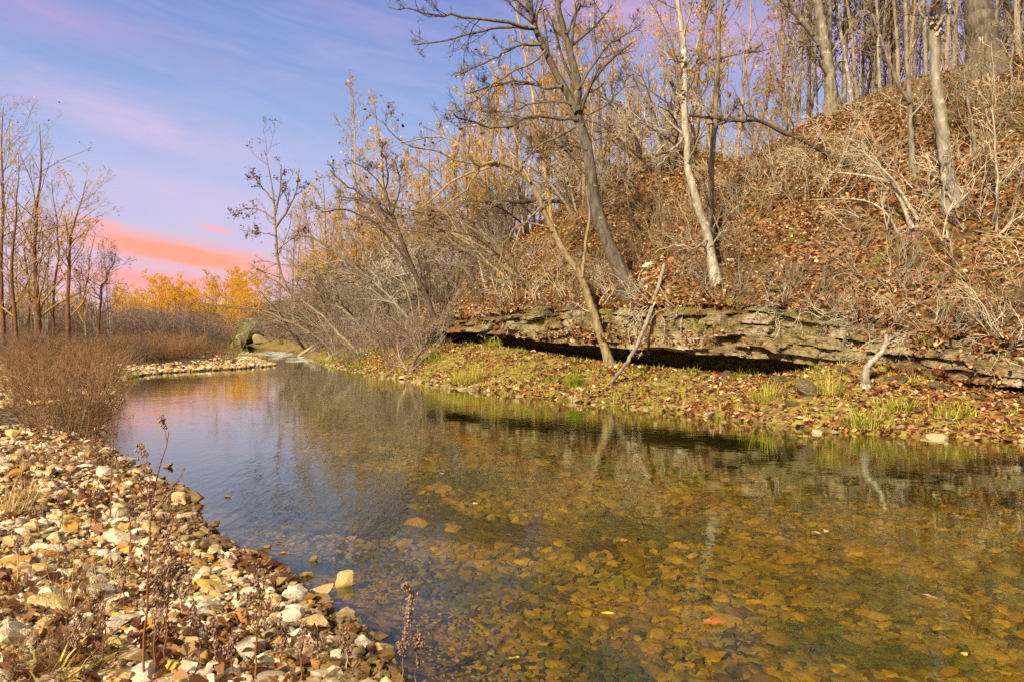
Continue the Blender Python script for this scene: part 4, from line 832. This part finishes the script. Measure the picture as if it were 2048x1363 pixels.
# ------------------------------------------------------------------ gravel bar: the stones one can name, then the rest
HS = [(86, 1222, 112, 'stone_tan', 'broad flat tan slab stone at the left edge of the gravel', .6, .36), (156, 1258, 58, 'stone_white', 'cream pyramid shaped stone right of the broad tan slab', .8, .75), (94, 1116, 64, 'stone_orange', 'rounded orange stone left of the white slab', .6, .5),
      (242, 1086, 88, 'stone_white', 'long white slab above the yellow stone', .5, .42), (252, 1108, 62, 'stone_yellow', 'yellow stone tucked under the long white slab', .7, .45), (135, 1064, 46, 'stone_orange', 'orange pointed stone above the rounded orange one', .7, .7),
      (37, 1072, 62, 'stone_white', 'low white slab near the pale grass tuft', .6, .36), (115, 1165, 36, 'stone_white', 'white stone standing on edge between orange stones', .6, .9), (18, 1128, 46, 'stone_white', 'white angular stone at the left picture edge', .7, .6),
      (392, 1228, 92, 'stone_white', 'bright white wedge stone, largest near the waterline', .55, .48), (402, 1178, 80, 'stone_yellow', 'mustard yellow tilted stone above the white wedge', .5, .5), (379, 1182, 28, 'stone_orange', 'small rust stone left of the mustard yellow stone', .8, .7),
      (494, 1186, 38, 'stone_white', 'pale square stone right of the mustard yellow stone', .8, .5), (560, 1218, 46, 'stone_white', 'smooth pale stone near the water below the pale square one', .7, .5), (586, 1222, 40, 'stone_white', 'pale round stone beside the smooth pale stone', .7, .5),
      (690, 1236, 44, 'stone_tan', 'tan block stone at the waterline with a shadowed foot', .8, .7), (733, 1294, 52, 'stone_white', 'pale rounded stone at the lower waterline', .7, .6), (767, 1306, 40, 'stone_tan', 'wet tan stone at the tip of the lower waterline', .7, .6),
      (640, 1188, 54, 'stone_tan', 'long tan stone lying half in the water', .5, .45), (687, 1170, 42, 'stone_tan', 'square stone standing in the water off the gravel', .8, .75), (357, 1006, 38, 'stone_tan', 'pointed brown stone at the shore beside a dark one', .8, .9),
      (392, 1006, 34, 'stone_wet', 'dark stone at the water edge right of the pointed brown stone', .8, .7), (427, 1058, 31, 'stone_wet', 'dark round stone standing in the shallow water', .8, .6), (373, 1034, 48, 'stone_tan', 'flat stone pointing into the water below the dark one', .5, .35),
      (453, 993, 17, 'stone_wet', 'small dark flat stone alone in the still water', .6, .35), (335, 934, 27, 'stone_wet', 'dark leaf shaped stone alone in the water by the seed stalks', .6, .35), (160, 1032, 36, 'stone_grey', 'grey flat stone on the upper gravel', .7, .35),
      (86, 1252, 42, 'stone_orange', 'orange stone below the broad tan slab', .7, .4), (217, 1298, 80, 'stone_tan', 'long tan stone in the lower left gravel', .5, .42), (369, 1298, 82, 'stone_tan', 'wide tan stone below the green rosette plant', .5, .4),
      (24, 1276, 64, 'stone_grey', 'grey white boulder at the lower left edge', .8, .7), (287, 1036, 30, 'stone_white', 'pale stone beside the flat grey stone', .7, .5), (82, 986, 34, 'stone_white', 'white round stone on the upper left gravel', .7, .6), (115, 992, 30, 'stone_white', 'white stone touching the white round stone', .7, .6),
      (232, 1064, 38, 'stone_tan', 'smooth tan stone above the long white slab', .6, .4), (537, 1330, 66, 'stone_white', 'pale broken slab at the lower middle of the gravel', .6, .4), (640, 1320, 44, 'stone_tan', 'tan round stone near the lower shore', .7, .5),
      (600, 1275, 52, 'stone_white', 'pale knobbly stone inland of the tan block stone', .7, .5), (530, 1265, 46, 'stone_white', 'white flat stone inland of the pale knobbly stone', .7, .4), (330, 1340, 60, 'stone_yellow', 'large yellow stone at the bottom picture edge', .6, .5),
      (625, 1121, 20, 'stone_wet', 'little wet stone alone in the shallows off the gravel tip', .7, .6), (532, 1095, 22, 'stone_wet', 'brown wet stone just off the gravel shore', .6, .4), (566, 1107, 13, 'stone_orange', 'tiny orange stone poking from the shallows', .6, .4), (610, 1152, 30, 'stone_yellow', 'flat yellow stone in the shallows near the long tan stone', .6, .3),
      (215, 905, 34, 'stone_grey', 'grey boulder at the shore below the front bush', .7, .6), (220, 950, 46, 'stone_grey', 'pale grey block on the shore by the seed stalks', .7, .6), (200, 858, 26, 'stone_tan', 'flat stone at the shore under the front bush', .7, .4)]
for a_ in HS:
    px, py, wd, mt, lab, asp, hh = a_; px_stone(px, py, wd, mt, lab, asp, hh, shape=(2, HS.index(a_) % 14), tl=.18)
# cobbles: things
gC = ['white limestone cobbles on the gravel bar', 'tan cobbles on the gravel bar', 'orange cobbles on the gravel bar', 'grey cobbles on the gravel bar']
cobl = [('white_cobble', 'stone_white', 'white limestone cobble among the gravel of the bar'), ('tan_cobble', 'stone_tan', 'tan cobble lying among the gravel of the bar'), ('orange_cobble', 'stone_orange', 'orange stained cobble among the gravel of the bar'), ('grey_cobble', 'stone_grey', 'grey cobble lying among the gravel of the bar')]
cnt = 0
def land_left(x, y, lo=.05):
    q = pdist(np.array([x]), np.array([y]), LEFT)[0][0]; return (not inpoly(np.array([x]), np.array([y]), WATER)[0]) and q > lo
while cnt < 235:
    rr = math.exp(rng.uniform(math.log(3.2), math.log(11))); a = rng.uniform(R_(-38), R_(-2)); x, y = rr * math.sin(a), rr * math.cos(a)
    if not land_left(x, y, .03): continue
    c_ = rng.choice(4, p=[.54, .28, .09, .09]); u = (.030 + .065 * rng.random() ** 1.8) * (.8 + .05 * rr); nm, mt, lab = cobl[c_]
    stone_obj(nm, (1, int(rng.integers(0, 16))), mt, (x, y, float(ground(x, y)) + u * .18), (u, u * rng.uniform(.6, .9), u * rng.uniform(.35, .65)), rng.uniform(0, 6.3), tuple(rng.normal(0, .25, 2)), lab, 'cobble', gC[c_]); cnt += 1
def many_stones(mb, xs, ys, zs, sizes, shapes, flat=(.4, .7), tl=.3):
    n = len(xs); M = rotmats(rng, n, tl); which = rng.integers(0, len(shapes), n); rn = rng.random(n)
    for w_ in range(len(shapes)):
        m = which == w_
        if not m.any(): continue
        v, f = shapes[w_]; kq = m.sum(); sc = np.stack([np.ones(kq), rng.uniform(.6, .95, kq), rng.uniform(flat[0], flat[1], kq)], -1) * sizes[m][:, None]
        vv = np.einsum('nij,nkj->nki', M[m], v[None] * sc[:, None, :]) + np.stack([xs[m], ys[m], zs[m]], -1)[:, None, :]
        mb.add(vv, (f[None] + (np.arange(kq) * len(v))[:, None, None]).reshape(-1, 3), np.repeat(rn[m], len(v)))
def polar(n, r0, r1, a0, a1): rr = np.exp(rng.uniform(math.log(r0), math.log(r1), n)); a = rng.uniform(R_(a0), R_(a1), n); return rr * np.sin(a), rr * np.cos(a), rr
x, y, rr = polar(56000, 2.0, 14, -75, 12); dl, _ = pdist(x, y, LEFT); ok = ~inpoly(x, y, WATER) | (dl < .06); ok &= pdist(x, y, RIGHT)[0] > dl
x, y, rr = x[ok], y[ok], rr[ok]; sz = np.exp(rng.normal(math.log(.021), .42, len(x))) * (.72 + .085 * rr); mb = MB()
many_stones(mb, x, y, ground(x, y) + sz * .22, sz, SH0)
o = mb.build('gravel', MATS['stone_pebbles'], smooth=False); tag(o, 'small pale and rusty pebbles covering the gravel bar', 'gravel', kind='stuff')
x = rng.uniform(-30, -9, 30000); y = rng.uniform(13, 48, 30000); dl, _ = pdist(x, y, LEFT); ok = (~inpoly(x, y, WATER)) & (dl < np.where(y > 27, 2.6, 5.0) * rng.random(len(x)) ** .7 + .1) & (pdist(x, y, RIGHT)[0] > dl); x, y = x[ok], y[ok]; sz = rng.uniform(.05, .13, len(x)); mb = MB()
many_stones(mb, x, y, ground(x, y) + sz * .2, sz, SH0); x2 = rng.uniform(-16, -7, 900); y2 = rng.uniform(10, 27, 900)
o = mb.build('spit_gravel', MATS['stone_pebbles'], smooth=False); tag(o, 'pale stones covering the far gravel spit and shore', 'gravel', kind='stuff')
# creek bed stones
gU = 'submerged cobbles on the creek bed'; cnt = 0
while cnt < 70:
    rr = rng.uniform(3.6, 9.5); a = rng.uniform(-10, 33); xx, yy = rr * math.sin(R_(a)), rr * math.cos(R_(a))
    if not inpoly(np.array([xx]), np.array([yy]), WATER)[0]: continue
    zb = float(ground(xx, yy)); u = rng.uniform(.05, .12)
    if zb > -.12: continue
    stone_obj('bed_cobble', (1, int(rng.integers(0, 16))), 'stone_bed_single', (xx, yy, zb + u * .1), (u, u * .75, u * .38), rng.uniform(0, 6.3), tuple(rng.normal(0, .15, 2)), 'ochre cobble lying submerged on the creek bed', 'cobble', gU); cnt += 1
x, y, rr = polar(60000, 2.6, 17, -32, 60); ok = inpoly(x, y, WATER) & (np.minimum(pdist(x, y, LEFT)[0], pdist(x, y, RIGHT)[0]) > .15) & ((pdist(x, y, LEFT)[0] > 2.6 + 1.2 * fbm(x, y, 88, 2)) | (y < 6.5)) & (pdist(x, y, RIGHT)[0] > 1.3 + 1.2 * rng.random(len(x))); x, y, rr = x[ok], y[ok], rr[ok]
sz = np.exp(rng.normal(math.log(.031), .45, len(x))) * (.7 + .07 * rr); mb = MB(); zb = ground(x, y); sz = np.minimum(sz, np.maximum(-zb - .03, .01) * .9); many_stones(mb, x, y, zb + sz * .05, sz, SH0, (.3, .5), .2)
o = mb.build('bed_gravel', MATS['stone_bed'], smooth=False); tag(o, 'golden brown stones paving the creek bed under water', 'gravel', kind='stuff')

# ------------------------------------------------------------------ leaf litter
n = 175000; s = rng.uniform(led_s(14, 8), led_s(-9, 42), n); d = .1 + 12.5 * rng.random(n); x, y = led_xy(s, d); dens = fbm(x * .8, y * .8, 61, 4); ok = rng.random(n) < np.clip(.62 + 1.3 * dens, .10, 1); x, y, d = x[ok], y[ok], d[ok]
mb = MB(); leaves(mb, rng, np.stack([x, y, hill(x, y) + rng.uniform(.0, .06, len(x))], -1), (.045, .115), .65, 1.5)
n = 9000; s = rng.uniform(led_s(13, 8.9), led_s(-3, 28), n); x, y = led_xy(s, .02 + .5 * rng.random(n)); leaves(mb, rng, np.stack([x, y, led(s, 3) + .02 + .12 * fbm(s * .7, s * 0 + 3, 42, 3) + rng.uniform(0, .05, n)], -1)[: n // 2], (.06, .13), .6)
fp = FACE.reshape(-1, 3)[rng.integers(0, FACE.shape[0] * FACE.shape[1], 26000)]; fz = (fp[:, 2] - 1.0); ok = rng.random(len(fp)) < np.clip(-.02 + .62 * sstep(5.4, 7.2, fp[:, 0]) + 1.5 * fbm(fp[:, 0] * 1.1 + fp[:, 1] * .8, fp[:, 2] * 2.2, 66, 4), 0, .6); fp = fp[ok]
leaves(mb, rng, fp + rng.normal(0, .03, fp.shape) - np.array([.03, .03, 0]), (.05, .11), .9)
x = rng.uniform(-8, 13, 130000); y = rng.uniform(8, 34, 130000); d, s = pdist(x, y, LED, True); drr, _ = pdist(x, y, RIGHT); ok = (~inpoly(x, y, WATER)) & (d < .3) & (drr < pdist(x, y, LEFT)[0]) & (rng.random(len(x)) < np.clip(.50 + 1.4 * fbm(x * .9, y * .9, 64, 3) + .5 * sstep(2, 6, x) + .4 * (drr < .6), .05, 1)); x, y = x[ok], y[ok]
leaves(mb, rng, np.stack([x, y, ground(x, y) + rng.uniform(0, .04, len(x))], -1), (.06, .13), .5)
o = mb.build('leaf_litter', MATS['litter'], smooth=False); tag(o, 'brown and tan fallen leaves covering the slope and bank', 'leaf litter', kind='stuff')
x, y, rr = polar(26000, 2.4, 14, -60, 5); dl, _ = pdist(x, y, LEFT); ok = ~inpoly(x, y, WATER) & (pdist(x, y, RIGHT)[0] > dl) & (rng.random(len(x)) < np.clip(.30 + 1.7 * fbm(x * 1.3, y * 1.3, 71, 3), .02, .95)); x, y = x[ok], y[ok]
mb = MB(); leaves(mb, rng, np.stack([x, y, ground(x, y) + rng.uniform(.01, .05, len(x))], -1), (.03, .095), .6, 1.6)
o = mb.build('bar_leaves', MATS['leaf_brown'], smooth=False); tag(o, 'dry brown leaves caught between the stones of the gravel bar', 'leaf litter', kind='stuff')

# ------------------------------------------------------------------ grass
def blades(mb, rg, base, H, n, spread, lean=.5, wd=.006):
    a = rg.uniform(0, 6.283, n); r0 = spread * np.sqrt(rg.random(n)); b0 = np.asarray(base) + np.stack([r0 * np.cos(a), r0 * np.sin(a), np.zeros(n)], -1)
    d = norm(np.stack([np.cos(a) * lean, np.sin(a) * lean, np.ones(n)], -1) + rg.normal(0, .3, (n, 3))); L = H * rg.uniform(.5, 1.2, n); side = norm(np.cross(d, [0, 0, 1.0]) + 1e-6)
    V = np.empty((n, 4, 2, 3)); p = b0.copy()
    for q in range(4):
        wq = wd * (1 - q / 3 * .9); V[:, q, 0] = p - side * wq; V[:, q, 1] = p + side * wq; p = p + d * (L / 3)[:, None]; d = norm(d + np.array([0, 0, -.35]) + rg.normal(0, .08, (n, 3)))
    I = (np.arange(n) * 8)[:, None] + np.array([0, 2, 4])[None]; f = np.stack([I, I + 1, I + 3, I + 2], -1).reshape(-1, 4); mb.add(V, f, np.repeat(rg.random(n), 8))
mb = MB(); x = rng.uniform(-9, 13, 20000); y = rng.uniform(8, 40, 20000); d, s = pdist(x, y, LED, True); drr, _ = pdist(x, y, RIGHT)
gden = fbm(x * .55, y * .55, 81, 3) + .45 * sstep(6, -1, x); ok = (~inpoly(x, y, WATER)) & (d < .1) & (drr < pdist(x, y, LEFT)[0]) & (gden > rng.uniform(-.5, .3, len(x)))
for a_, b_ in zip(x[ok], y[ok]): blades(mb, rng, (a_, b_, float(ground(a_, b_)) - .01), rng.uniform(.07, .2), 11, .09, .6, .009)
o = mb.build('bank_grass', MATS['grass_mix'], smooth=False); tag(o, 'low green and yellow grass growing on the far bank', 'grass', kind='stuff')
mb = MB(); ns = 1500; s = rng.uniform(led_s(13, 9), led_s(-8, 39), ns); d = .3 + 9 * rng.random(ns); x, y = led_xy(s, d); ok = fbm(x * .7, y * .7, 91, 3) > .0
for a_, b_ in zip(x[ok], y[ok]): blades(mb, rng, (a_, b_, float(hill(a_, b_)) - .01), rng.uniform(.10, .24), 10, .10)
o = mb.build('slope_grass', MATS['grass_mix'], smooth=False); tag(o, 'thin yellowing grass growing through leaves on the slope', 'grass', kind='stuff')
mb = MB(); jj = rng.integers(0, FACE.shape[1], 900); kk = (rng.random(900) ** 1.6 * 30).astype(int)
for a_, b_ in zip(jj, kk):
    if fbm(FACE[b_, a_, 0] * .9, FACE[b_, a_, 1] * .9 + FACE[b_, a_, 2], 67, 3) > .02: blades(mb, rng, FACE[b_, a_], rng.uniform(.12, .30), 12, .05, .9, .005)
o = mb.build('ledge_grass', MATS['grass_mix'], smooth=False); tag(o, 'dry grass hanging from the seams of the rock ledge', 'grass', kind='stuff')
def tuft(px, py, H, n, spread, m_, label, name='grass_tuft', wd=.006, lean=.5, sink=0.0, cat='grass tuft', group=None):
    p = hit(px, py); mb = MB(); blades(mb, rng, p - np.array([0, 0, .02]), H, n, spread, lean, wd); o = mb.build(name, MATS[m_], smooth=False, origin=p); tag(o, label, cat, group); return o
tuft(935, 765, .50, 420, .42, 'grass_yellow', 'large pale yellow grass tuft on the far bank edge', wd=.009); tuft(1150, 772, .40, 220, .14, 'grass_green', 'bright green spiky grass tuft on the far bank', wd=.008, lean=.35)
tuft(985, 690, .3, 160, .3, 'grass_mix', 'green grass tuft just under the left part of the undercut'); tuft(720, 735, .35, 240, .5, 'grass_green', 'bright green grass patch at the water edge far left of the bank')
tuft(870, 720, .35, 200, .3, 'grass_green', 'green grass tuft above the pale yellow tuft'); tuft(1660, 785, .45, 160, .25, 'grass_yellow', 'yellow grass tuft drooping beside the pale limestone block')
tuft(1530, 800, .45, 200, .25, 'grass_mix', 'olive grass tuft left of the pale limestone block'); tuft(1730, 850, .40, 200, .3, 'grass_mix', 'grass tuft at the water edge below the bent snag', wd=.008); tuft(1790, 820, .34, 110, .35, 'grass_mix', 'green leafy tuft right of the bent snag foot', wd=.012)
tuft(1900, 830, .32, 90, .35, 'grass_mix', 'green tuft on the bank near the right picture edge', wd=.012); tuft(1480, 760, .3, 120, .2, 'grass_green', 'small green tuft under the undercut above the bank path')
tuft(255, 752, .22, 260, .35, 'grass_green', 'vivid green grass patch at the shore of the far spit', wd=.008); tuft(470, 706, .5, 160, .5, 'grass_green', 'green grass patch below the far mossy boulder', wd=.012)
tuft(15, 1030, .42, 120, .14, 'grass_straw', 'pale straw grass tuft at the left picture edge', wd=.003, lean=.6); tuft(50, 1000, .38, 90, .12, 'grass_straw', 'pale straw grass tuft right of the leftmost one', wd=.003, lean=.6); tuft(80, 1012, .07, 60, .04, 'grass_green', 'tiny vivid green plant between white stones', wd=.005, lean=.8, name='small_plant', cat='plant')
tuft(125, 1225, .30, 26, .06, 'grass_straw', 'thin straw grass stems beside the broad tan slab', wd=.0022, lean=.25); tuft(205, 1195, .32, 30, .05, 'grass_straw', 'thin straw grass stems by the orange stones', wd=.0022, lean=.25)
tuft(405, 1270, .10, 16, .02, 'grass_green', 'green rosette plant above the wide tan stone', wd=.010, lean=1.2, name='rosette_plant', cat='plant'); tuft(95, 1360, .26, 22, .10, 'grass_yellow', 'broad yellow green blades at the lower left corner', wd=.009, lean=.9, name='blade_plant', cat='plant')
tuft(215, 1130, .1, 14, .02, 'leaf_yellow', 'small yellow bladed sprig among the stones', wd=.006, lean=.8, name='yellow_sprig', cat='plant'); tuft(505, 1345, .08, 18, .03, 'grass_green', 'small green sprig at the bottom of the gravel', wd=.006, lean=.9, name='green_sprig', cat='plant')

# ------------------------------------------------------------------ dry weed stalks in the foreground
OCT = np.array([(1, 0, 0), (-1, 0, 0), (0, 1, 0), (0, -1, 0), (0, 0, 1.6), (0, 0, -1.2)]); OCTF = np.array([(0, 2, 4), (2, 1, 4), (1, 3, 4), (3, 0, 4), (2, 0, 5), (1, 2, 5), (3, 1, 5), (0, 3, 5)])
def weed(pts, label, seed, nb=8, seeds=140, m_='weed_brown', sm='seed_mauve', r0=.0056, Yb=None, tr=(.35, .98), ln=(.18, .42), seedr=.0048, ang=(20, 45)):
    rg = np.random.default_rng(seed); base = hit(*pts[0]); Y0 = base[1] if Yb is None else Yb; base = pix(*pts[0], Y0); base[2] = float(surface(base[0], base[1])) if Yb is None else base[2]
    root = empty('weed_stalk', base); tag(root, label, 'dry weed')
    P = resample(np.array([base - [0, 0, .03]] + [pix(a, b_, Y0 + rg.normal(0, .03)) for a, b_ in pts[1:]]), 12); P[1:] += rg.normal(0, .004, P[1:].shape); Rr = np.linspace(r0, r0 * .35, 12)
    mb = MB(); v, q = tubes(P[None], Rr[None], 5); mb.add(v, q); mb.build('stem', MATS[m_], root, origin=base)
    B, BR = grow(rg, P[None], Rr[None], nb, tr=tr, ang=ang, lr=ln, n=6, wander=.08, up=.12, rr=.6, rmin=.0020, fall=.6); B2, BR2 = grow(rg, B, BR, 4, tr=(.2, .95), ang=(20, 45), lr=(.2, .5), n=4, wander=.1, up=.1, rmin=.0015)
    mb = MB(); v, q = tubes(B, BR, 3); mb.add(v, q); v, q = tubes(B2, BR2, 3); mb.add(v, q); mb.build('branches', MATS[m_], root, origin=base)
    tp = np.concatenate([B2.reshape(-1, 3), B[:, 2:].reshape(-1, 3), P[8:]]); pos = tp[rg.integers(0, len(tp), seeds)] + rg.normal(0, .007, (seeds, 3)); sc = seedr * rg.uniform(.6, 1.5, seeds)
    mb = MB(); mb.add(pos[:, None] + OCT[None] * sc[:, None, None], (OCTF[None] + (np.arange(seeds) * 6)[:, None, None]).reshape(-1, 3), np.repeat(rg.random(seeds), 6)); mb.build('seed_head', MATS[sm], root, origin=base)
    return root
weed([(288, 1363), (290, 1260), (296, 1140), (304, 1020), (318, 930), (337, 862)], 'tall rust brown weed stalk with a seed spike above the water', 601, 9, 240)
weed([(219, 1040), (222, 960), (226, 880), (231, 812)], 'seed stalk reaching above the water left of the tall rust stalk', 602, 9, 260)
weed([(330, 1330), (332, 1260), (338, 1190), (341, 1130)], 'bushy rust weed just right of the tall stalk', 603, 14, 300, ln=(.3, .6)); weed([(312, 1350), (310, 1250), (318, 1170)], 'thin rust weed pressed against the tall stalk', 604, 10, 160)
weed([(511, 1363), (512, 1290), (520, 1220), (529, 1160)], 'rust weed stalk at the bottom middle of the gravel', 605, 12, 240, ln=(.25, .5)); weed([(470, 1363), (462, 1310), (470, 1260)], 'short rust weed left of the bottom middle stalk', 606, 10, 140)
weed([(600, 1363), (603, 1300), (612, 1250)], 'short reddish weed near the lower shore', 607, 9, 140); weed([(800, 1375), (806, 1300), (818, 1180)], 'mauve seed spike standing over the water at the bottom', 608, 8, 320, 'seed_mauve', r0=.003); weed([(830, 1375), (833, 1310), (838, 1260)], 'shorter mauve seed spike right of the bottom one', 609, 6, 180, 'seed_mauve', r0=.003)
weed([(83, 1075), (76, 1040), (68, 1010), (58, 985)], 'dark dry seed spike leaning by the orange pointed stone', 610, 4, 160, seedr=.005, ln=(.08, .15)); weed([(262, 1110), (258, 1040), (262, 980)], 'short dark weed above the long white slab', 611, 8, 120); weed([(190, 1060), (192, 1000), (200, 960)], 'short brown weed left of the seed stalk', 612, 8, 120)
weed([(640, 1350), (640, 1310), (634, 1270)], 'thin weed by the tan round stone', 613, 8, 90); weed([(440, 1355), (432, 1300), (424, 1255)], 'thin reddish weed beside the wide tan stone', 614, 8, 100); weed([(85, 900), (82, 860), (88, 820)], 'brown weed stalk left of the front russet bush', 615, 10, 200); weed([(55, 890), (50, 850), (45, 815)], 'brown weed stalk at the left of the front bush pair', 616, 10, 200)
for k_, (px, py, hh, lab) in enumerate(((30, 1180, 120, 'thin brown weed at the left edge beside the broad tan slab'), (150, 1340, 110, 'rust weed by the broad yellow green blades'), (205, 1330, 150, 'slender rust weed left of the tall weed stalk'), (360, 1240, 90, 'short rust weed in front of the white wedge'), (120, 1060, 90, 'thin dark weed by the orange stones'), (560, 1345, 90, 'small reddish weed right of the bottom middle stalk'), (690, 1345, 80, 'small reddish weed near the lower shoreline'), (180, 930, 60, 'little brown weed on the shore under the front bush'), (245, 1215, 100, 'slender brown weed below the yellow stone'), (40, 960, 70, 'little brown weed at the far left of the bar'), (395, 1340, 130, 'branching rust weed right of the bushy one'))):
    weed([(px, py), (px + 3, py - hh * .5), (px + (8 if k_ % 2 else -6), py - hh)], lab, 620 + k_, 9, 120, 'weed_brown' if k_ % 3 else 'grass_straw', r0=.0045)
low = Flock([make_shrub('low_weed', 'low dark sprawling dry weed', 170, 'twig_red', .26, 40, 1.0, (5, 3), .05, .003, .1, None, 'dry weed', .12, .15, rmin=.0012)])
low.put(tuple(hit(85, 1310)), 0, 1.0, 'low dark sprawling dry weed at the lower left of the gravel'); low.put(tuple(hit(20, 1340)), 1, .9, 'low dark dry weed under the grey white boulder'); low.put(tuple(hit(120, 925)), 2, 1.6, 'brown dry weed patch below the front russet bush'); low.put(tuple(hit(60, 930)), 3, 1.5, 'brown dry weed patch at the far left of the gravel')
for k in range(26):
    rr = math.exp(rng.uniform(math.log(3.6), math.log(10))); a = rng.uniform(R_(-36), R_(-14)); xx, yy = rr * math.sin(a), rr * math.cos(a)
    if land_left(xx, yy, .25): low.put((xx, yy, float(ground(xx, yy))), rng.uniform(0, 6.3), rng.uniform(.5, 1.1), 'low rusty dry weed growing between the gravel stones')['group'] = 'low rusty weeds on the gravel'
low.put(tuple(hit(150, 1130)), 4, .8, 'small dry weed between the orange stone and the white slab'); low.put(tuple(hit(205, 935)), 5, 1.0, 'dry weed patch on the shore below the grey boulder')

# ------------------------------------------------------------------ leaves floating on the creek
def float_leaf(px, py, sz, m_, label, under=0.004, lobed=False):
    v = ray(px, py); T = (1.6 - under) / -v[2]; p = EYE + v * T; mb = MB()
    k = 15 if lobed else 9; a = np.linspace(0, 2 * math.pi, k, endpoint=False); r = sz * (.5 + (.15 * np.cos(5 * a) + .08 * np.cos(2 * a) if lobed else .12 * np.cos(2 * a))) * rng.uniform(.72, 1.1, k)
    V = np.vstack([[0, 0, .004], np.stack([r * np.cos(a), r * np.sin(a) * .8, rng.uniform(0, .012, k)], -1)]); f = np.array([(0, i + 1, (i + 1) % k + 1) for i in range(k)])
    mb.add(V + p, f, rng.random()); o = mb.build('floating_leaf', MATS[m_], smooth=False, origin=p); o.rotation_euler = (0, 0, rng.uniform(0, 6.3)); tag(o, label, 'leaf')
for a_ in [(1425, 1243, .12, 'leaf_orange', 'large orange lobed leaf floating near the bottom middle', True), (1248, 1080, .07, 'leaf_orange', 'orange leaf floating in the middle of the creek', True), (1862, 1193, .07, 'leaf_pale', 'pale pink leaf floating toward the right', True), (1928, 1307, .055, 'leaf_yellow', 'yellow round leaf floating at the lower right', False),
           (1028, 1316, .05, 'leaf_yellow', 'yellow leaf floating at the bottom left of the creek', False), (950, 1006, .06, 'leaf_pale', 'pale leaf floating near the white sky glint', False), (883, 947, .06, 'leaf_pale', 'small pale leaf on the far left water', False), (1216, 1228, .07, 'leaf_yellow', 'small yellow leaf left of the large orange leaf', False),
           (1632, 1065, .08, 'leaf_pale', 'small pale leaf floating right of the creek middle', False), (1652, 1062, .08, 'leaf_pale', 'second small pale leaf touching distance from its twin', False), (560, 1085, .05, 'leaf_brown', 'brown leaf floating off the gravel shore', False)]:
    float_leaf(a_[0], a_[1], a_[2], a_[3], a_[4], lobed=a_[5])
# riffle upstream: small broken crests
mb = MB(); n = 44; s = rng.random(n); xs = -13.2 + rng.normal(0, 1.2, n) - (s - .5) * 5; ys = 46 + (s - .5) * 12 + rng.normal(0, .8, n); ok = inpoly(xs, ys, WATER); xs, ys = xs[ok], ys[ok]
P = np.stack([np.stack([xs + q * .25, ys + rng.normal(0, .04, len(xs)), np.full(len(xs), .02)], -1) for q in range(4)], 1); v, q = tubes(P, np.tile([.003, .010, .009, .003], (len(xs), 1)), 5); mb.add(v, q)
o = mb.build('riffle', MATS['riffle_foam']); tag(o, 'broken white riffle crests upstream of the spit', 'riffle', kind='stuff')
